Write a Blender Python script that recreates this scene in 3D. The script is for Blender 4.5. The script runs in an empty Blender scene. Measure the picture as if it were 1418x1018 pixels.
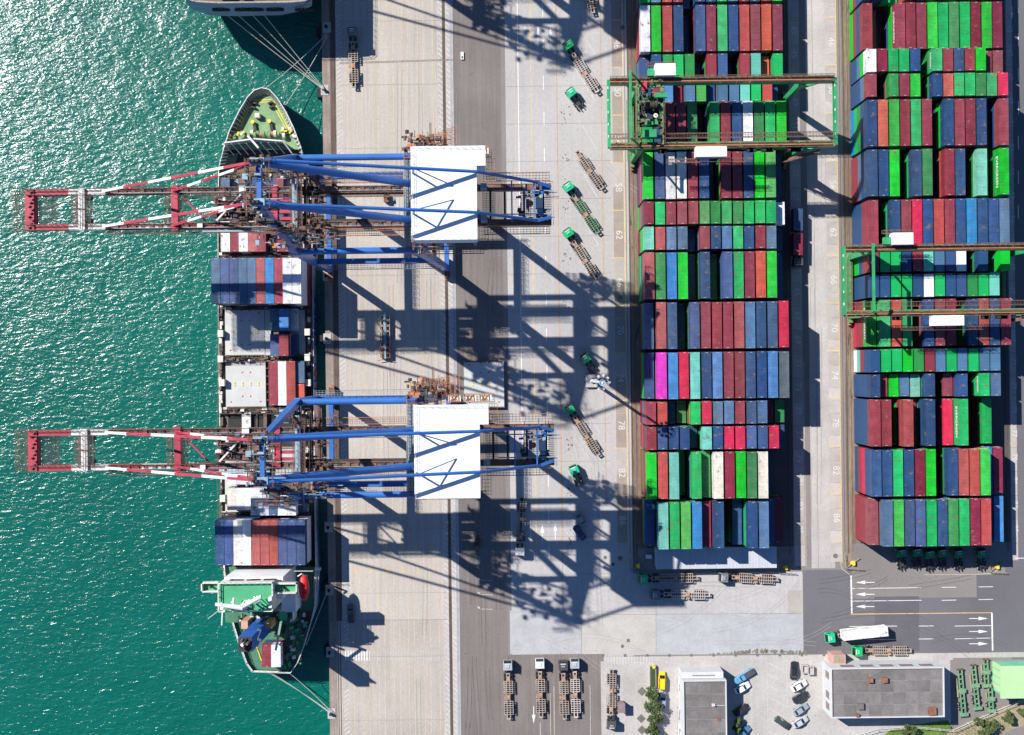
import bpy, math, random
from mathutils import Vector, Matrix
R = math.radians
S = 5.15; H = 273.0; TH = R(0.682); CS, SN = math.cos(TH), math.sin(TH)
scene = bpy.context.scene
C = scene.collection

# ---------------- camera, sky, sun, exposure ----------------
cd = bpy.data.cameras.new('camera'); cam = bpy.data.objects.new('camera', cd); C.objects.link(cam)
cam.location = (0, 0, H); cam.rotation_euler = (0, 0, -TH)
cd.sensor_width = 36; cd.lens = 36 * S * H / 1418; cd.clip_start = 1; cd.clip_end = 8000
scene.camera = cam
SUN_EL = R(42); sd = Vector((0.817 * math.cos(SUN_EL), -0.576 * math.cos(SUN_EL), -math.sin(SUN_EL)))
w = bpy.data.worlds.new('World'); scene.world = w; w.use_nodes = True
nt = w.node_tree; bg = nt.nodes['Background']; sky = nt.nodes.new('ShaderNodeTexSky'); sky.sky_type = 'NISHITA'
sky.sun_disc = False; sky.sun_elevation = SUN_EL; sky.sun_rotation = R(305.2); sky.air_density = 1.0; sky.dust_density = .1; sky.ozone_density = 5.0
vm = nt.nodes.new('ShaderNodeVectorMath'); vm.operation = 'MULTIPLY'; vm.inputs[1].default_value = (.80, .98, 1.22)   # clear deep-blue sky
nt.links.new(sky.outputs[0], vm.inputs[0]); nt.links.new(vm.outputs[0], bg.inputs[0]); bg.inputs[1].default_value = 0.062
sl = bpy.data.lights.new('sun', 'SUN'); so = bpy.data.objects.new('sun', sl); C.objects.link(so)
sl.energy = 5.0; sl.angle = R(0.5); sl.color = (1, .965, .915)
so.rotation_euler = sd.to_track_quat('-Z', 'Y').to_euler(); so.location = (0, 0, 400)
scene.view_settings.view_transform = 'Standard'; scene.view_settings.look = 'None'
scene.view_settings.exposure = 0.62; scene.view_settings.gamma = 1
scene.view_settings.use_curve_mapping = False

# ---------------- helpers ----------------
ORD = 'first second third fourth fifth sixth seventh eighth ninth tenth eleventh twelfth thirteenth fourteenth fifteenth sixteenth'.split()
def P(px, py, z=0.0):
    k = (H - z) / H / S; dx = (px - 709) * k; dy = (509 - py) * k
    return Vector((CS * dx + SN * dy, -SN * dx + CS * dy, z))
def D(dpx, dpy):
    dx, dy = dpx / S, -dpy / S
    return Vector((CS * dx + SN * dy, -SN * dx + CS * dy, 0))

class MB:
    def __init__(s): s.v = []; s.f = []; s.m = []
    def face(s, pts, m=0):
        n = len(s.v); s.v += [tuple(p) for p in pts]; s.f.append(tuple(range(n, n + len(pts)))); s.m.append(m)
    def hexa(s, b, t, m=0, mt=None):
        n = len(s.v); s.v += [tuple(p) for p in b] + [tuple(p) for p in t]; k = len(b)
        s.f.append(tuple(range(n + k - 1, n - 1, -1))); s.m.append(m)
        s.f.append(tuple(range(n + k, n + 2 * k))); s.m.append(m if mt is None else mt)
        for i in range(k):
            j = (i + 1) % k; s.f.append((n + i, n + j, n + k + j, n + k + i)); s.m.append(m)
    def box(s, c, d, rz=0, m=0, mt=None):
        x, y, z = c; a, b, e = d[0] / 2, d[1] / 2, d[2] / 2; ca, sa = math.cos(rz), math.sin(rz)
        q = [(x + u * ca - v * sa, y + u * sa + v * ca) for u, v in ((-a, -b), (a, -b), (a, b), (-a, b))]
        s.hexa([(p[0], p[1], z - e) for p in q], [(p[0], p[1], z + e) for p in q], m, mt)
    def b2(s, x0, x1, y0, y1, z0, z1, m=0, mt=None):
        s.box(((x0 + x1) / 2, (y0 + y1) / 2, (z0 + z1) / 2), (x1 - x0, y1 - y0, z1 - z0), 0, m, mt)
    def prism(s, pts, z0, z1, m=0, mt=None):
        s.hexa([(p[0], p[1], z0) for p in pts], [(p[0], p[1], z1) for p in pts], m, mt)
    def bar(s, p, q, w, h=None, m=0, w2=None):
        p, q = Vector(p), Vector(q); h = h or w; d = (q - p)
        if d.length < 1e-6: return
        d.normalize(); up = Vector((0, 0, 1)) if abs(d.z) < .95 else Vector((0, 1, 0))
        r = d.cross(up).normalized(); u = r.cross(d).normalized(); f = (w2 or w) / w
        a = [p + r * (i * w / 2) + u * (j * h / 2) for i, j in ((-1, -1), (1, -1), (1, 1), (-1, 1))]
        b = [q + r * (i * w * f / 2) + u * (j * h * f / 2) for i, j in ((-1, -1), (1, -1), (1, 1), (-1, 1))]
        s.hexa(a, b, m)
    def tube(s, p, q, r, n=10, m=0, r2=None):
        p, q = Vector(p), Vector(q); d = (q - p)
        if d.length < 1e-6: return
        d.normalize(); up = Vector((0, 0, 1)) if abs(d.z) < .95 else Vector((0, 1, 0))
        e = d.cross(up).normalized(); u = e.cross(d).normalized(); r2 = r if r2 is None else r2
        a = [p + (e * math.cos(t) + u * math.sin(t)) * r for t in [2 * math.pi * i / n for i in range(n)]]
        b = [q + (e * math.cos(t) + u * math.sin(t)) * r2 for t in [2 * math.pi * i / n for i in range(n)]]
        s.hexa(a, b, m)
    def rail(s, p, q, m=0, step=1.5, hh=1.1, t=.07):
        p, q = Vector(p), Vector(q); L = (q - p).length; n = max(1, int(L / step)); z = Vector((0, 0, 1))
        for i in range(n + 1):
            a = p.lerp(q, i / n); s.bar(a, a + z * hh, t, t, m)
        for k in (.5, 1.0): s.bar(p + z * hh * k, q + z * hh * k, t, t, m)
    def grate(s, p, q, wd, m=0, step=.75, t=.075):
        p, q = Vector(p), Vector(q); d = q - p; L = d.length; d.normalize(); r = Vector((d.y, -d.x, 0)).normalized() * (wd / 2)
        for k in (-1, -.33, .33, 1): s.bar(p + r * k, q + r * k, t, .08, m)
        n = max(1, int(L / step))
        for i in range(n + 1):
            a = p + d * (L * i / n); s.bar(a - r, a + r, t, .06, m)
    def walk(s, p, q, wd, m=0, mr=None, sides=(-1, 1), step=.75):
        p, q = Vector(p), Vector(q); d = (q - p).normalized(); r = Vector((d.y, -d.x, 0)).normalized() * (wd / 2)
        s.grate(p, q, wd, m, step)
        for k in sides: s.rail(p + r * k, q + r * k, m if mr is None else mr)
    def build(s, name, mats, parent=None, loc=None, smooth=False, bevel=0):
        me = bpy.data.meshes.new(name); me.from_pydata(s.v, [], s.f)
        for mm in (mats if isinstance(mats, (list, tuple)) else [mats]): me.materials.append(mm)
        me.polygons.foreach_set('material_index', s.m)
        if smooth: me.polygons.foreach_set('use_smooth', [True] * len(s.f))
        me.update(); o = bpy.data.objects.new(name, me); C.objects.link(o)
        if parent: o.parent = parent
        if loc is not None: o.location = loc
        if bevel:
            b = o.modifiers.new('bevel', 'BEVEL'); b.width = bevel; b.segments = 2; b.limit_method = 'ANGLE'
        return o

def tag(o, label=None, cat=None, group=None, kind=None):
    if label: o['label'] = label
    if cat: o['category'] = cat
    if group: o['group'] = group
    if kind: o['kind'] = kind
    return o
def empty(name, loc, rz=0):
    o = bpy.data.objects.new(name, None); C.objects.link(o); o.location = loc; o.rotation_euler = (0, 0, rz); o.empty_display_size = .3
    return o
def copy_tree(o, parent=None):
    kids = list(o.children); c = o.copy(); C.objects.link(c)
    if parent is not None: c.parent = parent
    for k in kids: copy_tree(k, c)
    return c

# ---------------- materials ----------------
def lin(r, g, b): return tuple(((c / 255) / 12.92 if c / 255 <= .04045 else ((c / 255 + .055) / 1.055) ** 2.4) for c in (r, g, b))
def mat(name, col=(.5, .5, .5), rough=.6, var=.18, sc=.5, fine=.1, fsc=6, rust=0, rustcol=(.16, .06, .025), rsc=.8, bump=0, src='rgb',
        stretch=(1, 1, 1), metal=0, spec=.4, streak=0, wave=0):
    m = bpy.data.materials.new(name); m.use_nodes = True; t = m.node_tree; N = t.nodes; Lk = t.links
    b = N['Principled BSDF']; b.inputs['Roughness'].default_value = rough; b.inputs['Metallic'].default_value = metal
    b.inputs['Specular IOR Level'].default_value = spec
    tc = N.new('ShaderNodeTexCoord'); mp = N.new('ShaderNodeMapping'); mp.inputs['Scale'].default_value = stretch
    Lk.new(tc.outputs['Object'], mp.inputs[0]); oi = N.new('ShaderNodeObjectInfo')
    add = N.new('ShaderNodeVectorMath'); add.operation = 'ADD'; ms = N.new('ShaderNodeMath'); ms.operation = 'MULTIPLY'; ms.inputs[1].default_value = 190
    Lk.new(oi.outputs['Random'], ms.inputs[0]); Lk.new(mp.outputs[0], add.inputs[0]); Lk.new(ms.outputs[0], add.inputs[1]); V = add.outputs[0]
    if src == 'obj': base = oi.outputs['Color']
    elif src == 'attr':
        at = N.new('ShaderNodeAttribute'); at.attribute_name = 'tint'; base = at.outputs['Color']
    else:
        rg = N.new('ShaderNodeRGB'); rg.outputs[0].default_value = (*col, 1); base = rg.outputs[0]
    def noise(scale, det=4, vec=None, ro=.6):
        n = N.new('ShaderNodeTexNoise'); n.inputs['Scale'].default_value = scale; n.inputs['Detail'].default_value = det; n.inputs['Roughness'].default_value = ro
        Lk.new(vec or V, n.inputs['Vector']); return n.outputs['Fac']
    def mulv(base, fac, lo, hi, a=.3, bb=.7):
        mr = N.new('ShaderNodeMapRange'); mr.inputs[1].default_value = a; mr.inputs[2].default_value = bb; mr.inputs[3].default_value = lo; mr.inputs[4].default_value = hi
        Lk.new(fac, mr.inputs[0]); vm = N.new('ShaderNodeVectorMath'); vm.operation = 'SCALE'; Lk.new(base, vm.inputs[0]); Lk.new(mr.outputs[0], vm.inputs['Scale']); return vm.outputs[0]
    c = mulv(base, noise(sc), 1 - var, 1 + var)
    c = mulv(c, noise(fsc, 6, None, .75), 1 - fine, 1 + fine)
    if streak:
        mp2 = N.new('ShaderNodeMapping'); mp2.inputs['Scale'].default_value = (1.1, .03, 1); Lk.new(tc.outputs['Object'], mp2.inputs[0])
        c = mulv(c, noise(1, 5, mp2.outputs[0]), 1 - streak, 1 + streak * .7)
    if rust:
        rn = noise(rsc, 8, None, .72); mr = N.new('ShaderNodeMapRange'); mr.inputs[1].default_value = .74 - rust * .3; mr.inputs[2].default_value = .80 - rust * .3
        Lk.new(rn, mr.inputs[0]); mx = N.new('ShaderNodeMix'); mx.data_type = 'RGBA'; Lk.new(mr.outputs[0], mx.inputs['Factor'])
        Lk.new(c, mx.inputs['A']); mx.inputs['B'].default_value = (*rustcol, 1); c = mx.outputs['Result']
    Lk.new(c, b.inputs['Base Color'])
    if bump:
        bp = N.new('ShaderNodeBump'); bp.inputs['Strength'].default_value = bump; bp.inputs['Distance'].default_value = .05
        Lk.new(noise(fsc * .6, 5), bp.inputs['Height']); Lk.new(bp.outputs[0], b.inputs['Normal'])
    return m
M = {}
M['quay'] = mat('quay_concrete', (.415, .372, .328), .9, .10, .04, .12, 1.6, rust=.12, rustcol=(.24, .2, .17), rsc=.35, streak=.13, bump=.3)
M['pale'] = mat('pale_concrete', (.39, .37, .355), .9, .10, .035, .11, 1.4, rust=.1, rustcol=(.28, .265, .25), rsc=.2, streak=.06, bump=.3)
M['lane'] = mat('lane_concrete', (.40, .375, .35), .9, .12, .1, .14, 2, rust=.25, rustcol=(.27, .25, .23), rsc=.15, bump=.3, streak=.06)
M['asph_br'] = mat('brown_asphalt', (.172, .147, .135), .9, .14, .06, .14, 2.5, rust=.22, rustcol=(.09, .08, .078), rsc=.12, streak=.14, bump=.4)
M['asph'] = mat('grey_asphalt', (.125, .12, .128), .88, .10, .05, .14, 3, rust=.12, rustcol=(.16, .15, .15), rsc=.15, bump=.4)
M['asph_l'] = mat('faded_asphalt', (.20, .18, .17), .9, .10, .05, .14, 3, rust=.2, rustcol=(.12, .11, .105), rsc=.5, bump=.4)
M['yard'] = mat('yard_asphalt', (.075, .07, .066), .9, .2, .1, .2, 3)
M['rusty'] = mat('rusty_ballast', (.19, .14, .10), .95, .25, .25, .3, 2.5, rust=.5, rustcol=(.07, .05, .04), rsc=.6, stretch=(1, .15, 1), streak=.3)
M['slab'] = mat('tinted_slab', rough=.9, var=.1, sc=.3, fine=.14, fsc=3, src='obj', bump=.3, rust=.15, rustcol=(.2, .17, .14), rsc=.6)
M['white'] = mat('road_paint_white', (.68, .68, .66), .8, .08, .5, .18, 2)
M['whitef'] = mat('faded_paint_white', (.47, .45, .43), .9, .15, .5, .2, 2)
M['yellow'] = mat('road_paint_yellow', (.62, .43, .17), .8, .15, .5, .2, 2)
M['yellowf'] = mat('faded_paint_yellow', (.50, .41, .29), .9, .1, .5, .14, 2)
M['orange'] = mat('road_paint_orange', (.48, .27, .12), .8, .15, .5, .2, 2)
M['joint'] = mat('dark_joint', (.20, .185, .17), .95)
M['stain'] = mat('oil_stain', (.14, .13, .12), .8, .2, .8)
M['skid'] = mat('skid_mark', (.092, .088, .093), .9, .1)
M['skid2'] = mat('tyre_smudge', (.145, .125, .116), .9, .1)
M['algae'] = mat('algae_stain', (.17, .16, .11), .9, .3, 1.5, .3, 4)
M['tyre'] = mat('tyre_track', (.31, .29, .275), .9, .1)
M['steel'] = mat('rail_steel', (.10, .075, .06), .6, .2)
M['dark'] = mat('dark_steel', (.035, .033, .034), .7, .3, 1)
M['black'] = mat('black_rubber', (.022, .022, .024), .85, .2, 2)
M['paint'] = mat('container_paint', rough=.48, var=.2, sc=.5, fine=.16, fsc=3, src='obj', rust=.50, rustcol=(.17, .11, .085), rsc=.65, bump=.2, streak=.16)
M['stackp'] = mat('stack_paint', rough=.5, var=.10, sc=.35, fine=.06, fsc=5, src='attr', rust=.1, rsc=1.1)
M['fit'] = mat('container_fittings', (.55, .54, .5), .6)
M['cab'] = mat('cab_paint', rough=.35, var=.06, src='obj', spec=.5)
M['glass'] = mat('dark_glass', (.015, .018, .022), .08, 0, 1, 0, 1, spec=.6)
M['chas'] = mat('weathered_trailer_steel', (.36, .30, .255), .75, .3, .7, .25, 3, rust=.55, rustcol=(.22, .10, .055), rsc=.7)
M['chas_w'] = mat('white_trailer_steel', (.50, .44, .41), .75, .2, .7, .25, 3, rust=.35, rustcol=(.22, .10, .055), rsc=.7)
M['chas_g'] = mat('green_trailer_steel', (.14, .27, .16), .75, .3, .7, .3, 3, rust=.55, rustcol=(.24, .18, .1), rsc=.7)
M['rust'] = mat('rusted_steel', (.23, .10, .06), .9, .35, .8, .3, 3)
M['rustm'] = mat('patchy_rust_steel', (.34, .20, .13), .9, .35, 1.5, .3, 3, rust=.6, rustcol=(.40, .36, .32), rsc=1.8)
M['rbrown'] = mat('brown_crane_steel', (.155, .085, .062), .8, .35, .6, .3, 3, rust=.4, rustcol=(.30, .24, .18), rsc=.9)
M['orail'] = mat('orange_railing', (.42, .16, .075), .8, .2)
M['blue'] = mat('blue_crane_paint', (.035, .135, .40), .35, .12, .25, .08, 3, rust=.05, spec=.5)
M['bluegrey'] = mat('pale_blue_steel', (.22, .32, .37), .6, .25, .5, .2, 3, rust=.25)
M['red'] = mat('red_crane_paint', (.36, .032, .06), .6, .28, .5, .25, 2.5, rust=.42, rustcol=(.17, .075, .05), rsc=1.0)
M['wcrane'] = mat('white_crane_paint', (.60, .585, .55), .6, .16, .4, .16, 3, rust=.36, rustcol=(.3, .2, .12))
M['roofw'] = mat('white_sheet_roof', (.74, .74, .73), .5, .05, .2, .05, 3, rust=.3, rustcol=(.55, .52, .47), rsc=.25)
M['wallb'] = mat('pale_wall_sheet', (.62, .66, .70), .6, .06)
M['ggreen'] = mat('green_gantry_paint', (.03, .29, .11), .45, .2, .4, .15, 3, rust=.12)
M['golive'] = mat('weathered_green_steel', (.13, .20, .085), .8, .3, .5, .3, 3, rust=.55, rustcol=(.20, .13, .075), rsc=.6)
M['deckg'] = mat('green_deck_paint', (.17, .285, .135), .7, .25, .3, .28, 3, rust=.5, rustcol=(.30, .25, .13), rsc=.45)
M['deckb'] = mat('bridge_deck_green', (.06, .32, .15), .6, .12, .3, .1, 3, rust=.1)
M['deckm'] = mat('maroon_deck', (.13, .02, .035), .6)
M['hull'] = mat('grey_hull_paint', (.48, .51, .56), .5, .12, .2, .1, 3, rust=.12)
M['hullb'] = mat('pale_blue_hull', (.22, .30, .40), .5, .1, .2, .1, 3)
M['hatch'] = mat('hatch_cover_paint', (.46, .465, .44), .7, .07, .3, .1, 3, rust=.22, rustcol=(.33, .24, .17), rsc=.5)
M['hold'] = mat('hold_shade', (.03, .03, .028), .9)
M['rustdk'] = mat('rusty_deck_steel', (.13, .10, .075), .9, .4, .4, .35, 3, rust=.45, rustcol=(.30, .23, .14), rsc=.9)
M['cream'] = mat('cream_paint', (.62, .58, .48), .6)
M['redp'] = mat('red_spot_paint', (.50, .03, .05), .6)
M['yel'] = mat('yellow_paint', (.75, .55, .03), .6)
M['life'] = mat('lifeboat_red', (.55, .02, .02), .35, .08)
M['rope'] = mat('mooring_rope', (.50, .48, .40), .9)
M['broof'] = mat('dark_roof_felt', (.135, .12, .118), .95, .22, .3, .25, 2.5, rust=.3, rustcol=(.20, .185, .18), rsc=.25, bump=.4)
M['rslab'] = mat('roof_slab_felt', rough=.95, var=.2, sc=.25, fine=.22, fsc=2.5, src='obj', rust=.3, rustcol=(.20, .18, .17), rsc=.3, bump=.4)
M['bwall'] = mat('building_wall', (.50, .51, .51), .8, .08, .4, .1, 3)
M['parapet'] = mat('parapet_white', (.52, .52, .51), .8, .06)
M['win'] = mat('window_shutter', (.23, .17, .16), .7)
M['shed'] = mat('shed_sheet', (.46, .48, .51), .5, .05, .2, .06, 3, rust=.08)
M['mint'] = mat('pale_green_sheet', (.40, .58, .30), .5, .04, .2, .04)
M['mintw'] = mat('mint_wall', (.15, .50, .33), .6, .1)
M['grass'] = mat('grass_turf', (.11, .19, .035), .95, .3, .3, .35, 4)
M['soil'] = mat('dry_soil', (.30, .25, .16), .95, .2, .3, .3, 3)
M['leafa'] = mat('leaf_light', (.10, .135, .045), .8, .2, 1)
M['leafb'] = mat('leaf_mid', (.07, .11, .03), .8, .2, 1)
M['leafc'] = mat('leaf_dark', (.035, .07, .02), .8, .2, 1)
M['bark'] = mat('bark', (.12, .09, .06), .9)
M['bed'] = mat('pickup_bed', (.07, .065, .068), .6)
M['pink'] = mat('pink_wall', (.48, .28, .25), .8)

# water
wm = bpy.data.materials.new('harbour_water'); wm.use_nodes = True; t = wm.node_tree; N = t.nodes; b = N['Principled BSDF']
tc = N.new('ShaderNodeTexCoord')
def wn(scale, det, rot=0, st=(1, 1, 1), ro=.55, dist=0):
    mp = N.new('ShaderNodeMapping'); mp.inputs['Scale'].default_value = st; mp.inputs['Rotation'].default_value = (0, 0, R(rot)); t.links.new(tc.outputs['Object'], mp.inputs[0])
    n = N.new('ShaderNodeTexNoise'); n.inputs['Scale'].default_value = scale; n.inputs['Detail'].default_value = det; n.inputs['Roughness'].default_value = ro; n.inputs['Distortion'].default_value = dist
    t.links.new(mp.outputs[0], n.inputs['Vector']); return n.outputs['Fac']
def wma(op, a, c):
    m = N.new('ShaderNodeMath'); m.operation = op
    for i, q in enumerate((a, c)):
        if isinstance(q, (int, float)): m.inputs[i].default_value = q
        else: t.links.new(q, m.inputs[i])
    return m.outputs[0]
h = wma('ADD', wma('MULTIPLY', wn(.62, 4, 32, (.7, 1.5, 1), .5, .5), 1.0), wma('MULTIPLY', wn(1.5, 2, 20, (.8, 1.3, 1), .5, .3), .30))
h = wma('ADD', h, wma('MULTIPLY', wn(.09, 2, 60), 1.6))
bp = N.new('ShaderNodeBump'); bp.inputs['Strength'].default_value = 1.0; bp.inputs['Distance'].default_value = .325
t.links.new(h, bp.inputs['Height']); t.links.new(bp.outputs[0], b.inputs['Normal'])
cr = N.new('ShaderNodeValToRGB'); cr.color_ramp.elements[0].position = .35; cr.color_ramp.elements[1].position = .7
cr.color_ramp.elements[0].color = (.001, .092, .066, 1); cr.color_ramp.elements[1].color = (.0015, .115, .082, 1)
t.links.new(wn(.012, 4), cr.inputs[0]); t.links.new(cr.outputs[0], b.inputs['Base Color'])
b.inputs['Roughness'].default_value = .225; b.inputs['IOR'].default_value = 1.52; b.inputs['Specular IOR Level'].default_value = .5
M['water'] = wm

# ---------------- ground, water, zones ----------------
QX = P(451, 509).x; WZ = -4.0
mb = MB(); mb.face([(-3000, -3000, WZ), (QX + 1, -3000, WZ), (QX + 1, 3000, WZ), (-3000, 3000, WZ)])
tag(mb.build('water', M['water']), kind='structure')
mb = MB(); mb.b2(QX, 3000, -3000, 3000, -14, 0, 0); tag(mb.build('ground', [M['asph_l']]), kind='structure')

def rect(mb, x0, y0, x1, y1, z, m=0, th=0):
    c = P((x0 + x1) / 2, (y0 + y1) / 2); a = (x1 - x0) / 2 / S; b_ = (y1 - y0) / 2 / S
    if th: mb.b2(c.x - a, c.x + a, c.y - b_, c.y + b_, 0.001, z, m)
    else: mb.face([(c.x - a, c.y - b_, z), (c.x + a, c.y - b_, z), (c.x + a, c.y + b_, z), (c.x - a, c.y + b_, z)], m)
def zone(name, rs, m, z=.004):
    mb = MB()
    for r in rs: rect(mb, *r, z)
    return tag(mb.build(name, m), kind='structure')
FULL = (-900, 1950)
zone('quay_edge_strip', [(451.5, FULL[0], 462, FULL[1])], mat('quay_edge_concrete', (.25, .20, .165), .95, .2, .15, .2, 2, streak=.2))
zone('crane_rail_bed', [(462, FULL[0], 470, FULL[1]), (617.8, FULL[0], 622, FULL[1])], mat('rail_bed', (.12, .085, .07), .95, .25, .3, .2, 2, streak=.3))
zone('quay_apron', [(470, FULL[0], 617.8, FULL[1]), (622, FULL[0], 628.5, FULL[1])], M['quay'])
zone('quay_apron_south', [(470, 859, 617.8, 1500)], mat('quay_brown_concrete', (.385, .34, .30), .9, .12, .06, .14, 1.6, rust=.2, rustcol=(.25, .21, .18), rsc=.3, streak=.1, bump=.3), .0065)
zone('cable_channel', [(628.5, FULL[0], 632.5, FULL[1])], mat('cable_channel_steel', (.30, .31, .33), .7, .15))
zone('asphalt_strip', [(632.5, FULL[0], 698.5, FULL[1])], M['asph_br'])
zone('truck_lanes', [(698.5, FULL[0], 867, 910)], M['pale'], .005)
zone('yard_road', [(1114, FULL[0], 1146.5, 787)], M['lane'])
zone('south_apron', [(842, 793, 1112, 906)], M['pale'], .006)
zone('container_yard', [(887, FULL[0], 1089, 758), (1182, FULL[0], 1390, 752)], M['yard'])
zone('rail_strip', [(867.5, FULL[0], 887, 787), (1089, FULL[0], 1096.5, 787), (1163, FULL[0], 1182, 782), (1390, FULL[0], 1397, 775)], M['rusty'])
zone('yard_apron_south', [(884, 758, 1112, 793)], M['joint'], .009)
zone('asphalt_road', [(1112, 787, 1560, 908)], M['asph'], .007)
zone('east_road', [(1397, FULL[0], 2300, FULL[1])], M['asph'], .0055)
zone('road_patch', [(1179, 752, 1352, 828), (1352, 752, 1392, 796)], M['asph_l'], .011)
zone('road_patch', [(1211, 826, 1273, 902)], mat('dark_patch_asphalt', (.105, .10, .112), .9, .1, .2, .14, 3), .012)
zone('kerb_walk', [(836, 906, 1500, 913)], M['lane'], .02)
zone('parking_ground', [(834, 913, 1322, 1300)], M['lane'], .010)
zone('truck_park', [(696, 906, 838, 1300)], M['asph_br'], .008)
zone('trailer_park', [(1318, 913, 1500, 1300)], M['asph_l'], .012)

# slabs
random.seed(4)
def slab(x0, y0, x1, y1, col, z=.012, g=.4):
    mb = MB(); c = P((x0 + x1) / 2, (y0 + y1) / 2); a = (x1 - x0 - g) / 2 / S; b_ = (y1 - y0 - g) / 2 / S
    mb.b2(-a, a, -b_, b_, -.02, z); o = mb.build('concrete_slab', M['slab'], None, (c.x, c.y, 0)); o.color = (*col, 1); tag(o, kind='structure'); return o
def lane_slabs(x0, x1, ya, yb, seq, off):
    y = ya; i = 0
    while y < yb:
        h_, t_ = seq[i % len(seq)]; yy = min(y + h_, yb); v = random.uniform(.92, 1.06)
        bx = (x0 + x1) / 2 + (509 - (y + yy) / 2) * -.0119
        slab(bx - (x1 - x0) / 2, y, bx + (x1 - x0) / 2, yy, tuple(q * v for q in t_)); y = yy; i += 1
br = (.30, .25, .21); lt = (.385, .35, .32); lt2 = (.42, .38, .345)
lane_slabs(852, 866.5, -37.5, 782, [(33, lt), (32.8, br), (17, br), (49, br)], 0)
lane_slabs(1097, 1112, -37.5, 784, [(33, lt), (33, (.34, .32, .3))], 0)
lane_slabs(1147, 1162.5, -40, 778, [(18, lt), (31, (.375, .345, .315)), (17, lt2)], 0)
lane_slabs(1398, 1407, -40, 776, [(33, lt), (33, lt2)], 0)
for a in [(706, 845, 806, 905.5, (.37, .365, .365)), (806, 849, 908.5, 905.5, (.41, .385, .35)), (908.5, 851, 1010, 905.5, (.37, .37, .375)),
          (1010, 851, 1111, 905.5, (.36, .36, .37)), (756, 846, 806, 856, (.41, .385, .35)), (1091, 817, 1111, 851, (.36, .33, .29))]:
    slab(*a[:4], a[4], z=.014 if a[0] != 756 else .02)

# markings
MARKS = {k: MB() for k in ('white', 'whitef', 'yellow', 'yellowf', 'orange', 'joint', 'stain')}
def line(k, x0, y0, x1, y1, wpx, z=.024):
    a, c = P(x0, y0), P(x1, y1); d = (c - a).normalized(); n = Vector((-d.y, d.x, 0)) * wpx / S / 2
    u = Vector((0, 0, z)); MARKS[k].face([a - n + u, c - n + u, c + n + u, a + n + u])
def vline(k, x509, y0, y1, wpx):  # follows the quay direction
    a = x509 - (509 - y0) * .0119; c = x509 - (509 - y1) * .0119; line(k, a, y0, c, y1, wpx)
def arrow(k, x, y, ang, Lp=24, w=5):
    d = Vector((math.cos(R(ang)), math.sin(R(ang)))); n = Vector((-d.y, d.x))
    def q(u, v): p = P(x + d.x * u + n.x * v, y + d.y * u + n.y * v); p.z = .024; return p
    MARKS[k].face([q(-Lp / 2, -.5), q(-Lp / 2, .5), q(0, .5), q(0, -.5)]); MARKS[k].face([q(0, -w / 2), q(0, w / 2), q(Lp / 2, 0)])
for x in (485.5, 499.5, 507, 520.5, 528.5, 541.5, 549.5, 562, 569.5, 583.5, 591.5, 604.5): vline('yellowf', x, -60, 895, 1.0); vline('yellowf', x, 922, 1080, 1.0)
for x, wd in ((478.5, .8), (611, .7), (632, .6)): vline('whitef', x, -60, 1080, wd)
def hatch(xa, xb, y0, y1, step=6.6, dy=5.5):
    y = y0
    while y < y1:
        o = -(509 - y) * .0119; line('whitef', xa + o, y, xb + o, y + dy, 1.7); y += step
hatch(471, 478, -20, 900, 6.4, -5.5); hatch(471, 478, 960, 1040, 6.4, -5.5); hatch(612, 617.5, -20, 1040, 7.2, 5); hatch(622.5, 628, -20, 1040, 7.2, 5)
vline('white', 722.2, -60, 760, 1.1); vline('yellow', 740.2, -60, 765, 1.1); vline('yellowf', 717.5, -60, 700, .8)
y = 5
while y < 760: vline('white', 757.4, y, y + 19, 1.0); y += 50
vline('orange', 775.6, -60, 765, 1.1); vline('joint', 775.6, 765, 846, .5); vline('orange', 837.2, -60, 700, .9); vline('yellow', 867.2, -60, 780, 1.0)
vline('yellow', 1162.9, -60, 780, 1.0); vline('yellowf', 1113, 500, 785, .7)
for n in range(12):
    yy = 27.6 + 65.9 * n
    for xx, wd in ((858, 15), (1155, 15), (1105, 13), (1403, 9)):
        o = -(509 - yy) * .0119; dy = -(xx - 858) * .0119; line('yellow' if xx in (858, 1155) else 'orange', xx - wd / 2 - 2 + o, yy + dy, xx + wd / 2 + o, yy + dy - .15, 1.0, .028)
for y in (83, 84.5): line('joint', 470, y + 4, 628, y - 1, .8)
line('joint', 470, 859, 618, 858, .6); line('joint', 846, 851, 1110, 849.5, .5)
for y in range(120, 900, 52): line('joint', 699, y, 846, y - 1.7, .35)
for y in range(30, 1018, 88): line('joint', 470, y, 617, y - 1.7, .3)
for x in (805, 908.5): line('joint', x, 846 if x < 900 else 800, x, 905, .5)
vline('joint', 636.5, -30, 1080, .6); vline('joint', 653, -30, 1080, .25); vline('joint', 672, -30, 1080, .25)
vline('joint', 457, -60, 1080, .4); vline('joint', 1130, -60, 787, .4)
for x, y, a in ((727, 48, 90), (745, 48, -90), (762.5, 48, -90), (735, 742, 90), (751, 738, -90), (769, 735, -90), (739, 990, 90)): arrow('white', x, y, a)
for y in (806.5, 823, 840): arrow('white', 1198, y, 180, 26, 5)
for y in (857, 875, 892): arrow('white', 1355, y - .5, 0, 26, 5)
line('white', 1178.5, 797, 1179.5, 849.5, 2); line('white', 1373.5, 849, 1374.5, 901, 2); line('yellow', 1178, 850.5, 1374, 848.5, 1)
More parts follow.
